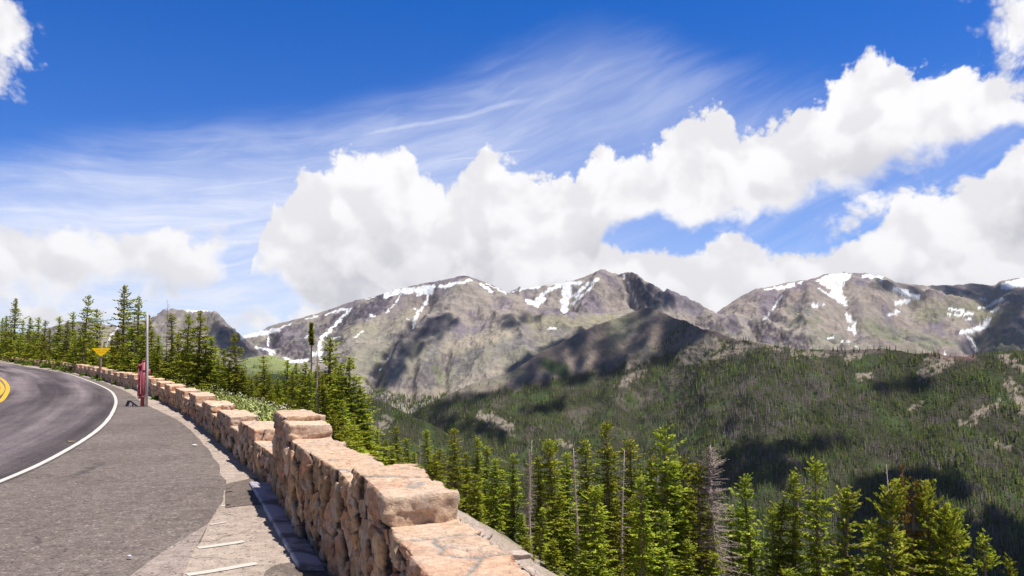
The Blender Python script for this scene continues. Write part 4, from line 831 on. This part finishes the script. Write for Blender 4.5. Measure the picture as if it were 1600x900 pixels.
def sticks(A, B, r):
    A = np.array(A); B = np.array(B); r = np.array(r); k = len(A); d = B-A; d /= np.linalg.norm(d, axis=1)[:, None]+1e-9
    a = np.cross(d, (0, 0, 1.)); a /= np.linalg.norm(a, axis=1)[:, None]+1e-9; b_ = np.cross(d, a)
    V = np.zeros((k, 4, 3))
    for j in range(3): t = j*2.094; V[:, j] = A+r[:, None]*(math.cos(t)*a+math.sin(t)*b_)
    V[:, 3] = B; Fc = np.array([(0,1,3),(1,2,3),(2,0,3)])
    return V.reshape(-1, 3), (Fc[None]+np.arange(k)[:, None, None]*4).reshape(-1, 3)
def conifer(seed, H, Rd, base=.04, pw=.75, gap=.25, size=.24, dens=1.0, lean=0., dead=False, tuftfrom=0, clump=.6, topkeep=1.0, limbs=.25, thin=False):
    g = np.random.default_rng(seed)
    tp = [np.array((lean*H*.02*math.sin(t*3+seed), lean*H*.02*math.cos(t*4+seed), H*t)) for t in np.linspace(0, 1, 9)]
    tr = np.array(tp); r0 = (.016*H+.03)*(.38 if thin else 1)
    tv, tf = tube([tuple(p) for p in tr], [r0*(1-t)**.8+.012 for t in np.linspace(0, 1, 9)], 8)
    tv = np.array(tv); tf3 = []
    for f in tf:
        for i in range(1, len(f)-1): tf3.append((f[0], f[i], f[i+1]))
    tf = np.array(tf3)
    nb = int(H/.045*dens); hs = np.sort(g.uniform(max(base, tuftfrom), .99, nb)); ga = np.cumsum(np.full(nb, 2.399))+g.uniform(-.5, .5, nb)
    cl = fbm(np.cos(ga)*1.2+seed, np.sin(ga)*1.2, hs*H*.55, 3, seed)
    whorl = .5+.5*np.sin(hs*H*2*math.pi/.62+seed)
    prof = np.minimum((1-hs)**pw, 1)*(.45+.55*sstep(base-.02, base+.12, hs))+.03
    Lb = Rd*prof*(.95+.5*g.uniform(-.6, .6, nb)+clump*.8*cl)*(.78+.40*whorl)
    keep = (g.uniform(0, 1, nb) > gap*(1-.5*hs)) & (Lb > .04); keep &= ~((cl < -.25-.3*(1-gap)) & (g.uniform(0, 1, nb) < .8))
    hs, ga, Lb = hs[keep], ga[keep], Lb[keep]
    P0 = np.stack([np.interp(hs, np.linspace(0, 1, 9), tr[:, i]) for i in range(3)], 1)
    droop = np.where(hs > .85, .5, .12-.5*(1-hs)); droop = droop+g.normal(0, .16, len(hs)); dirs = np.stack([np.cos(ga), np.sin(ga), droop], 1)
    lA = []; lB = []; lr = []
    T = []; D_ = []; SZ = []
    for i in range(len(hs)):
        L_ = Lb[i]; e = P0[i]+dirs[i]*L_+np.array((0, 0, .10*L_))
        if dead or g.uniform() < limbs: lA.append(P0[i]); lB.append(P0[i]+(e-P0[i])*(1.0 if dead else .9)); lr.append(.010+.012*L_)
        if dead:
            k = max(3, int(L_/.10))
            for q in range(k):
                t = (q+1)/k; pp_ = P0[i]+(e-P0[i])*t; a_ = ga[i]+g.choice((-1, 1))*g.uniform(.4, 1.1); l_ = .35*L_*(1.1-t)+.1
                lA.append(pp_); lB.append(pp_+np.array((math.cos(a_), math.sin(a_), g.uniform(-.7, .1)))*l_); lr.append(.013)
        else:
            k = max(2, int(L_/(size*.42)))
            t = (np.arange(k)+g.uniform(0, 1, k))/k; t = .12+.9*t
            for rep in range(2):
                q = P0[i]+dirs[i]*L_*t[:, None]; q[:, 2] += .10*L_*t*t; sp = .20*L_*(1.15-t)+.03
                lat = np.array((-math.sin(ga[i]), math.cos(ga[i]), 0)); off = g.uniform(-1, 1, k)*sp*1.5
                q = q+lat*off[:, None]; q[:, 2] += g.uniform(-.05, .07, k)*size*4*.5
                dr = np.tile(dirs[i], (k, 1))+lat*np.sign(off)[:, None]*g.uniform(.2, 1.1, (k, 1))+g.normal(0, .35, (k, 3)); dr[:, 2] += .25
                T.append(q); D_.append(dr+g.normal(0, .25, (k, 3))); SZ.append(size*g.uniform(.6, 1.25, k)*(.65+.35*min(1, L_/Rd*1.6)))
    lv = lf = None
    if lA: lv, lf = sticks(lA, lB, lr)
    if lv is not None: tf = np.vstack([tf, lf+len(tv)]); tv = np.vstack([tv, lv])
    if dead: return (tv, tf), (None, None, None)
    # leader
    k = int(14*topkeep); q = np.stack([np.full(k, tr[-1, 0]), np.full(k, tr[-1, 1]), H*(1-.05*g.uniform(0, 1, k))+.05], 1)+g.normal(0, .02, (k, 3)); T.append(q); D_.append(np.stack([g.normal(0, .5, k), g.normal(0, .5, k), np.ones(k)], 1)); SZ.append(np.full(k, size*.7))
    T = np.vstack(T); D_ = np.vstack(D_); SZ = np.concatenate(SZ); D_ /= np.linalg.norm(D_, axis=1)[:, None]; k = len(T)
    sd2 = np.cross(D_, g.normal(0, .45, (k, 3))+np.array((0, 0, 1.))); sd2 /= np.linalg.norm(sd2, axis=1)[:, None]+1e-9; up = np.cross(sd2, D_)
    V = np.zeros((k, 4, 3)); w_ = SZ*.27
    V[:, 0] = T-D_*SZ[:, None]*.5; V[:, 1] = T+sd2*w_[:, None]-up*w_[:, None]*.4; V[:, 2] = T+D_*SZ[:, None]*.5; V[:, 3] = T-sd2*w_[:, None]-up*w_[:, None]*.4
    Fc = (np.array([(0,1,2),(0,2,3)])[None]+np.arange(k)[:, None, None]*4).reshape(-1, 3)
    cv = np.repeat(np.stack([g.uniform(0, 1, k), g.uniform(0, 1, k), np.zeros(k)], 1)[:, None], 4, 1).reshape(-1, 3)
    return (tv, tf), (V.reshape(-1, 3), Fc, cv)
PROTO = {}
def proto(key, matf, *a, **k):
    (tv, tf), (cv, cf, cc) = conifer(*a, **k); H = a[1]
    tm = mesh('trunk', tv, tf, M_grey if key in ('snag', 'dead') else M_bark, None, True)
    if cv is not None: cm = mesh('branches' if matf is M_grey else 'crown', cv, cf, matf, None, False, cc)
    else: cm = None
    PROTO[key] = (H, tm, cm, [0])
proto('dense', M_fol, 1, 12, 1.22, pw=.42, gap=.06, clump=1.1, dens=1.5, size=.25)
proto('narrow', M_fol, 2, 12, .95, pw=.40, gap=.10, clump=1.2, dens=1.5, size=.24, lean=.5)
proto('ragged', M_fol, 3, 12, 1.12, pw=.36, gap=.22, clump=1.6, lean=1, dens=1.6, size=.26)
proto('sparse', M_fol, 4, 12, 1.0, pw=.36, gap=.38, clump=1.5, lean=1, limbs=.7, dens=1.3)
proto('broad', M_fol, 5, 12, 1.3, pw=.34, gap=.15, clump=1.5, dens=1.6, lean=.8, size=.27)
proto('stout', M_fol, 6, 7, 1.45, pw=.66, gap=.05, size=.22, clump=1.0, dens=1.8)
proto('slim', M_fol, 7, 7, .98, pw=.50, gap=.12, size=.21, clump=1.2, dens=1.7)
proto('gappy', M_fol, 8, 7, 1.15, pw=.48, gap=.12, size=.22, clump=1.5, dens=1.6, lean=1, limbs=.5)
proto('bushy', M_fol, 9, 5, 1.8, pw=.80, gap=.04, size=.22, clump=.9, dens=2.0)
proto('tuft', M_fol, 10, 10, .27, pw=.35, gap=.1, size=.13, tuftfrom=.80, clump=.7, limbs=.3, dens=2.6, thin=True, lean=.25)
proto('snag', M_grey, 11, 10, .55, pw=.4, gap=.86, dead=True, lean=.5, thin=True)
proto('dead', M_grey, 12, 12, 1.5, pw=.6, gap=.0, dead=True, thin=True, dens=2.0)
proto('brown', M_folb, 13, 12, .95, pw=.40, gap=.3, clump=1.5, lean=1)
names = {'dense':'fir_tree','narrow':'fir_tree','ragged':'fir_tree','sparse':'fir_tree','broad':'fir_tree','stout':'fir_tree','slim':'fir_tree','gappy':'fir_tree','bushy':'fir_tree','tuft':'fir_tree','snag':'bare_snag','dead':'dead_fir_tree','brown':'fir_tree'}
looks = {'dense':'full dark green fir','narrow':'narrow green fir','ragged':'ragged green fir','sparse':'thin sparse fir','broad':'broad topped fir','stout':'stout green fir','slim':'slim green fir','gappy':'gappy thin fir','bushy':'low bushy fir','tuft':'bare trunked tufted fir','snag':'bare grey snag','dead':'dead twiggy grey fir','brown':'orange brown fir'}
TREES = []
WPX = [-30,0,25,50,75,98,125,160,185,217,240,262,295,330,372]; WD = [float(G(*q)[1]) for q in base_px[::-1]][:15]
def tree(px, py, d, kind, grp, wide=1.0):
    if grp == LG: d = max(d, float(np.interp(px, WPX, WD))*1.05+2.2)
    x, y, z = [float(v) for v in at(px, py, d)]; u, yn = udist(x, y); gz = float(ground_z(u, yn))-.15
    gz = min(gz, z-1.2)
    TREES.append((px, py, x, y, gz, z-gz, kind, grp, wide))
LG, MG, RG = 'firs behind the low wall', 'firs around the raised wall end', 'firs on the slope below the wall'
for a in [(3,497,96,'stout'),(11,494,100,'stout'),(25,467,92,'stout',1.0),(37,500,95,'slim'),(48,496,84,'stout'),(60,495,80,'slim'),(71,500,78,'slim'),(96,494,72,'slim'),(107,502,66,'stout'),(115,487,68,'slim'),(137,461,58,'gappy',.75),(152,483,62,'gappy'),(195,446,52,'stout',1.0),(214,459,40,'snag',.6),(217,463,41,'slim'),(231,492,40,'stout'),(247,523,35,'slim'),(262,468,34,'snag',.8),(269,489,33,'sparse',.8),(293,491,31,'gappy',.85),(314,486,29,'gappy',.85),(331,526,29,'slim'),(350,545,30,'slim'),(371,521,27,'gappy',.8),
          (17,515,88,'stout'),(54,520,74,'bushy'),(85,520,68,'stout'),(125,525,56,'bushy'),(176,532,60,'bushy'),(184,515,60,'stout'),(205,510,41,'stout'),(240,545,36,'bushy'),(277,520,34,'stout'),(300,540,31,'stout'),(320,535,29,'bushy'),(342,560,28,'stout'),(360,565,27,'stout'),(140,522,66,'stout'),(-12,480,98,'stout'),(-30,490,98,'stout'),(-50,470,104,'stout'),(283,550,32,'bushy'),(257,560,34,'bushy'),(220,545,38,'bushy'),(8,522,86,'bushy'),(32,520,84,'bushy'),(44,515,82,'stout'),(65,522,76,'bushy'),(78,515,72,'stout'),(92,510,70,'stout'),(103,526,62,'bushy'),(118,520,64,'stout'),(131,505,66,'stout'),(146,532,60,'bushy'),(162,540,56,'bushy'),(192,535,50,'bushy'),(207,530,43,'stout'),(226,520,41,'stout'),(238,515,38,'slim'),(250,540,35,'stout'),(268,545,33,'bushy'),(290,535,32,'stout'),(308,548,30,'bushy'),(325,550,29,'stout'),(336,540,30,'slim'),(352,575,28,'bushy'),(370,570,27,'stout'),(381,578,27,'slim')]:
    tree(*a[:4], LG, *(a[4:] or ()))
for a in [(393,591,27,'stout',.9),(402,584,30,'slim'),(413,556,29,'gappy',.8),(421,584,28,'stout',.9),(441,596,30,'slim'),(449,562,29,'slim'),(465,567,28,'slim'),(478,566,27,'slim'),(487,503,25,'tuft'),(499,544,22,'snag',1.1),(513,527,26,'slim',1.15),(526,560,30,'stout'),(550,558,22,'gappy',1.15),(431,600,30,'stout'),(383,585,29,'stout'),(456,600,27,'stout'),(492,580,26,'stout',.9),(507,600,24,'stout'),(535,625,19,'bushy'),(521,640,17,'bushy'),(560,640,23,'stout'),(552,655,20,'bushy'),(470,610,25,'bushy'),(484,578,23,'stout',.8),(497,572,24,'stout',.8),(506,585,22,'stout',.8),(530,570,25,'stout'),(541,592,22,'stout',.9),(474,586,24,'slim'),(563,606,22,'stout'),(573,655,22,'stout',.9),(458,580,26,'stout',.8),(435,590,28,'stout',.8),(410,600,28,'bushy'),(425,610,27,'bushy')]:
    tree(*a[:4], MG, *(a[4:] or ()))
for a in [(591,668,44,'narrow'),(603,686,44,'slim'),(619,666,42,'narrow'),(635,684,44,'sparse'),(655,686,44,'dead',.5),(666,671,40,'sparse',.9),(679,709,34,'dense'),(709,669,33,'dense',.9),(745,683,38,'narrow'),(761,696,40,'sparse'),(785,728,40,'narrow'),(800,708,36,'narrow'),(824,701,42,'dead',.5),(830,687,34,'snag'),(864,688,35,'broad',.9),(899,700,33,'snag',1.2),(918,686,36,'narrow'),(926,760,27,'broad'),(950,658,35,'dense',.85),(973,704,31,'snag'),(988,685,34,'narrow',1.1),(1031,663,34,'ragged',.95),(1027,731,38,'snag'),(1064,708,36,'ragged'),(1093,725,33,'sparse',.9),(1112,695,33,'dead',1.2),(1141,788,38,'slim'),(1155,792,38,'narrow'),(1170,741,36,'narrow'),(1208,793,35,'narrow',.9),(1222,781,35,'sparse'),(1233,737,35,'narrow'),(1274,717,34,'dense',.85),(1325,757,34,'sparse'),(1370,812,36,'narrow'),(1388,752,31,'broad',.9),(1396,725,33,'snag',.9),(1411,725,34,'brown',.5),(1433,751,33,'brown',.9),(1453,754,33,'broad',.8),(1485,793,32,'broad',.85),(1502,801,33,'ragged'),(1538,837,32,'narrow'),(1580,874,33,'narrow',.8),(576,688,40,'narrow'),(612,700,38,'dense'),(648,706,37,'narrow'),(690,700,36,'ragged'),(727,706,35,'narrow'),(772,716,35,'dense'),(843,712,36,'narrow'),(884,706,37,'dense'),(1008,712,35,'narrow'),(1050,722,34,'dense'),(1640,860,34,'narrow'),(1700,840,36,'ragged'),(1770,850,34,'dense'),(1850,835,37,'narrow')]:
    tree(*a[:4], RG, *(a[4:] or ()))
env = lambda p: np.interp(p, [560,600,700,760,830,900,1000,1060,1120,1200,1270,1330,1400,1480,1520,1560],[690,700,700,715,725,720,715,725,770,800,780,800,790,810,850,900])
g = np.random.default_rng(21)
for i in range(62):
    px = 575+i*(1100-575)/45+g.uniform(-8, 8) if i < 46 else 1120+(i-46)*25+g.uniform(-6, 6); py = float(env(px))+(g.uniform(25, 150) if i < 46 else g.uniform(70, 170)); tree(px, py, g.uniform(26, 52), g.choice(['dense','narrow','ragged','narrow','sparse','dense']), RG, g.uniform(.85, 1.1))
ords = ['first','second','third','fourth','fifth','sixth','seventh','eighth','ninth','tenth','eleventh','twelfth','thirteenth','fourteenth','fifteenth','sixteenth','seventeenth','eighteenth','nineteenth','twentieth']
TREES.sort(key=lambda t: t[0]); cnt = {}
place_txt = {LG:'behind the low wall', MG:'around the raised wall end', RG:'on the slope below'}
tot = {}
for t in TREES: tot[(t[6], t[7])] = tot.get((t[6], t[7]), 0)+1
g = np.random.default_rng(5)
for (px, py, x, y, gz, H, kind, grp, wide) in TREES:
    PH, tm, cm, used = PROTO[kind]; k = cnt.get((kind, grp), 0); cnt[(kind, grp)] = k+1
    root = empty(names[kind], (x, y, gz)); sz_ = H/PH; sxy = sz_**.6*wide if PH > 8 else sz_**.75*wide
    root.scale = (sxy, sxy, sz_); root.rotation_euler = (g.normal(0, .012), g.normal(0, .012), g.uniform(0, 6.28))
    lab = looks[kind]+' '+place_txt[grp]
    if tot[(kind, grp)] > 1: lab += ', '+(ords[k] if k < 20 else str(k+1)+'th')+' such from the left'
    tag(root, lab, 'tree', grp)
    for src in (tm, cm):
        if src is None: continue
        c = src.copy() if used[0] else src
        if used[0]: sc.collection.objects.link(c)
        c.parent = root
    used[0] = 1
for key, (PH, tm, cm, used) in PROTO.items():
    if not used[0]:
        for o in (tm, cm):
            if o: bpy.data.objects.remove(o)

# ------------------------------------------------------------------ shrubs, flowers, rocks
m, n, b = material('leaf_green', .7, .2); a = n.xyz(attr(n)); n.put(b.inputs['Base Color'], n.mix(a[0], (.07, .16, .012), (.24, .32, .05))); M_leaf = m
def leaves(C, r, cnt, g, size, flat=.6):
    k = cnt; d = g.normal(0, 1, (k, 3)); d /= np.linalg.norm(d, axis=1)[:, None]; d[:, 2] = np.abs(d[:, 2]); rad = g.uniform(.5, 1, k)[:, None]
    T = np.array(C)+d*rad*np.array((r, r, r*flat)); D_ = d+g.normal(0, .5, (k, 3)); D_ /= np.linalg.norm(D_, axis=1)[:, None]
    s_ = np.cross(D_, g.normal(0, 1, (k, 3))); s_ /= np.linalg.norm(s_, axis=1)[:, None]; sz = size*g.uniform(.6, 1.3, (k, 1))
    V = np.stack([T-D_*sz*.5, T+s_*sz*.28, T+D_*sz*.5, T-s_*sz*.28], 1); return V, g.uniform(0, 1, k)
def leafmesh(name, parts, mat, parent=None):
    V = np.vstack([p[0] for p in parts]); c = np.concatenate([p[1] for p in parts]); k = len(V)
    Fc = (np.array([(0,1,2),(0,2,3)])[None]+np.arange(k)[:, None, None]*4).reshape(-1, 3); cv = np.repeat(c, 4); return mesh(name, V.reshape(-1, 3), Fc, mat, parent, False, np.stack([cv, cv, cv], 1))
g = np.random.default_rng(31)
SH = [(18,564,1.0),(27,566,.8),(42,569,1.0),(56,569,1.5),(70,573,1.3),(87,576,.7),(104,577,.9),(137,585,.7),(150,590,.6),(157,593,.35),(128,585,.3),(180,599,.3),(199,606,.2),(241,622,.3),(371,704,.22),(112,581,.35)]
for i, (px, py, sz) in enumerate(SH):
    x, y = map(float, G(px, py+2)); sz *= .42; parts = []
    for q in range(5): parts.append(leaves((g.uniform(-.5, .5)*sz, g.uniform(-.3, .3)*sz, 0), sz*g.uniform(.55, 1), int(160), g, .06+.06*sz*3, 1.0))
    o = leafmesh('shrub', parts, M_leaf); o.location = (x, y-.02, .0)
    tag(o, f'small leafy green shrub at the road side foot of the low wall, {ords[i]} planted from the left' if False else None, None)
    o['_px'] = px
shr = sorted([o for o in sc.objects if o.name.split('.')[0] == 'shrub'], key=lambda o: o['_px'])
for i, o in enumerate(shr):
    tag(o, f'leafy green shrub at the foot of the low wall, {ords[i]} from the left', 'shrub', 'shrubs along the foot of the low wall'); del o['_px']
# flowering bank
m, n, b = material('bank_leaf', .7, .2); a = n.xyz(attr(n)); n.put(b.inputs['Base Color'], n.mix(a[0], (.16, .22, .03), (.48, .50, .15))); M_bl = m
m, n, b = material('petal_white', .6, .2); b.inputs['Base Color'].default_value = (.70, .68, .52, 1); M_pet = m
V = []; cc = []; V2 = []; c2_ = []
for i in range(2600):
    s_ = g.uniform(s_at(12), s_at(42)); 
    if g.uniform() > min(1, 18/float(fr(s_)[1])): continue
    u_ = .6+g.uniform()**.8*float(np.interp(fr(s_)[1], [12,14,20],[.5,1.2,2.6])); x, y, tx, ty, nx, ny = [float(v) for v in fr(s_)]; X_ = x+nx*u_; Y_ = y+ny*u_; gz = float(ground_z(u_, y))
    hb = .62*math.exp(-((u_-1.2)/1.3)**2)*(.7+.5*g.uniform())*float(np.interp(Y_, [10.5,14,30],[.45,.8,1.25]))
    p = leaves((X_, Y_, gz), .22, 34, g, .09, max(hb*3.4, .8)); V.append(p[0]); cc.append(p[1])
    if g.uniform() < .40:
        k = 4; T = np.array((X_, Y_, gz+max(hb*.78, .18)))+g.normal(0, 1, (k, 3))*np.array((.16, .16, .05)); q = np.stack([T+np.array(o_)*.026 for o_ in ((-.6,0,0),(0,-.6,.15),(.6,0,0),(0,.6,.15))], 1)+g.normal(0, .008, (k, 4, 3)); V2.append(q); c2_.append(g.uniform(0, 1, k))
o = leafmesh('ground_cover', list(zip(V, cc)), M_bl); tag(o, 'pale green leafy ground cover on the bank behind the low wall', 'plants', None, 'stuff')
o = leafmesh('wildflowers', list(zip(V2, c2_)), M_pet); tag(o, 'small white wildflowers scattered over the bank behind the low wall', 'flowers', None, 'stuff')
# rocks on the shoulder
m, n, b = material('ledge_rock', .9, .2); P = objco(n); s1 = n.noise(P, 3, 8, .7); n.put(b.inputs['Base Color'], n.mix(n.map(s1, .4, .6), (.34, .26, .22), (.60, .49, .42))); bump(n, b, s1, .8, .05); M_lr = m
def rock(px, py, d, r, sq, lab, seed):
    x, y, z = [float(v) for v in at(px, py, d)]
    V = ICO3*(1+.45*fbm(ICO3[:, 0]*1.3+seed, ICO3[:, 1]*1.3, ICO3[:, 2]*1.3, 4, seed)[:, None]); V = np.sign(V)*np.abs(V)**.85*np.array(sq)*r
    o = mesh('rock', V, ICO3F, M_lr, None, True); o.location = (x, y, z); tag(o, lab, 'rock', 'rocks on the shoulder outside the tall wall')
_bm = bmesh.new(); bmesh.ops.create_icosphere(_bm, subdivisions=4, radius=1); ICO3 = np.array([v.co[:] for v in _bm.verts]); ICO3F = np.array([[v.index for v in f.verts] for f in _bm.faces]); _bm.free()
rock(738, 842, 6.9, .16, (1, .8, .6), 'grey rounded rock just behind the right edge of the tall wall', 3)
rock(800, 866, 6.7, .09, (1.5, .9, .4), 'small tan rock at the shoulder rim right of the grey rounded rock', 8)
Vs = []; Fs = []; k = 0
for i in range(1400):
    s_ = g.uniform(s_at(2), s_at(9)); u_ = g.uniform(.5, 2.1); x, y, tx, ty, nx, ny = [float(v) for v in fr(s_)]; r = g.uniform(.008, .04)*(1+(g.uniform() > .96)*1.5)
    V_ = ICO_V[:12]*1.0; Vv = ICO_V*(1+.3*g.normal(0, 1, (len(ICO_V), 1)).clip(-1, 1))*r*np.array((1, .9, .6))+np.array((x+nx*u_, y+ny*u_, float(ground_z(u_, y))+.01)); Vs.append(Vv); Fs.append(ICO_F+k*len(ICO_V)); k += 1
o = mesh('gravel', np.vstack(Vs), np.vstack(Fs), M_lr, None, False); tag(o, 'loose pale gravel on the shoulder outside the tall wall', 'gravel', None, 'stuff')

# ------------------------------------------------------------------ air
m = bpy.data.materials.new('air'); m.use_nodes = True; t = m.node_tree; t.nodes.clear()
pv = t.nodes.new('ShaderNodeVolumePrincipled'); pv.inputs['Color'].default_value = (.80, .86, 1, 1); pv.inputs['Density'].default_value = 1.2e-5; pv.inputs['Anisotropy'].default_value = .3
ov = t.nodes.new('ShaderNodeOutputMaterial'); t.links.new(pv.outputs[0], ov.inputs['Volume'])
hx, hy0, hy1, z0, z1 = 14100, -14100, 14100, -1501, 1100
V = [(-hx,hy0,z0),(hx,hy0,z0),(hx,hy1,z0),(-hx,hy1,z0),(-hx,hy0,z1),(hx,hy0,z1),(hx,hy1,z1),(-hx,hy1,z1)]
tag(mesh('haze', V, [(3,2,1,0),(4,5,6,7),(0,1,5,4),(1,2,6,5),(2,3,7,6),(3,0,4,7)], m, None, False), 'thin blue mountain air', None, None, 'stuff')
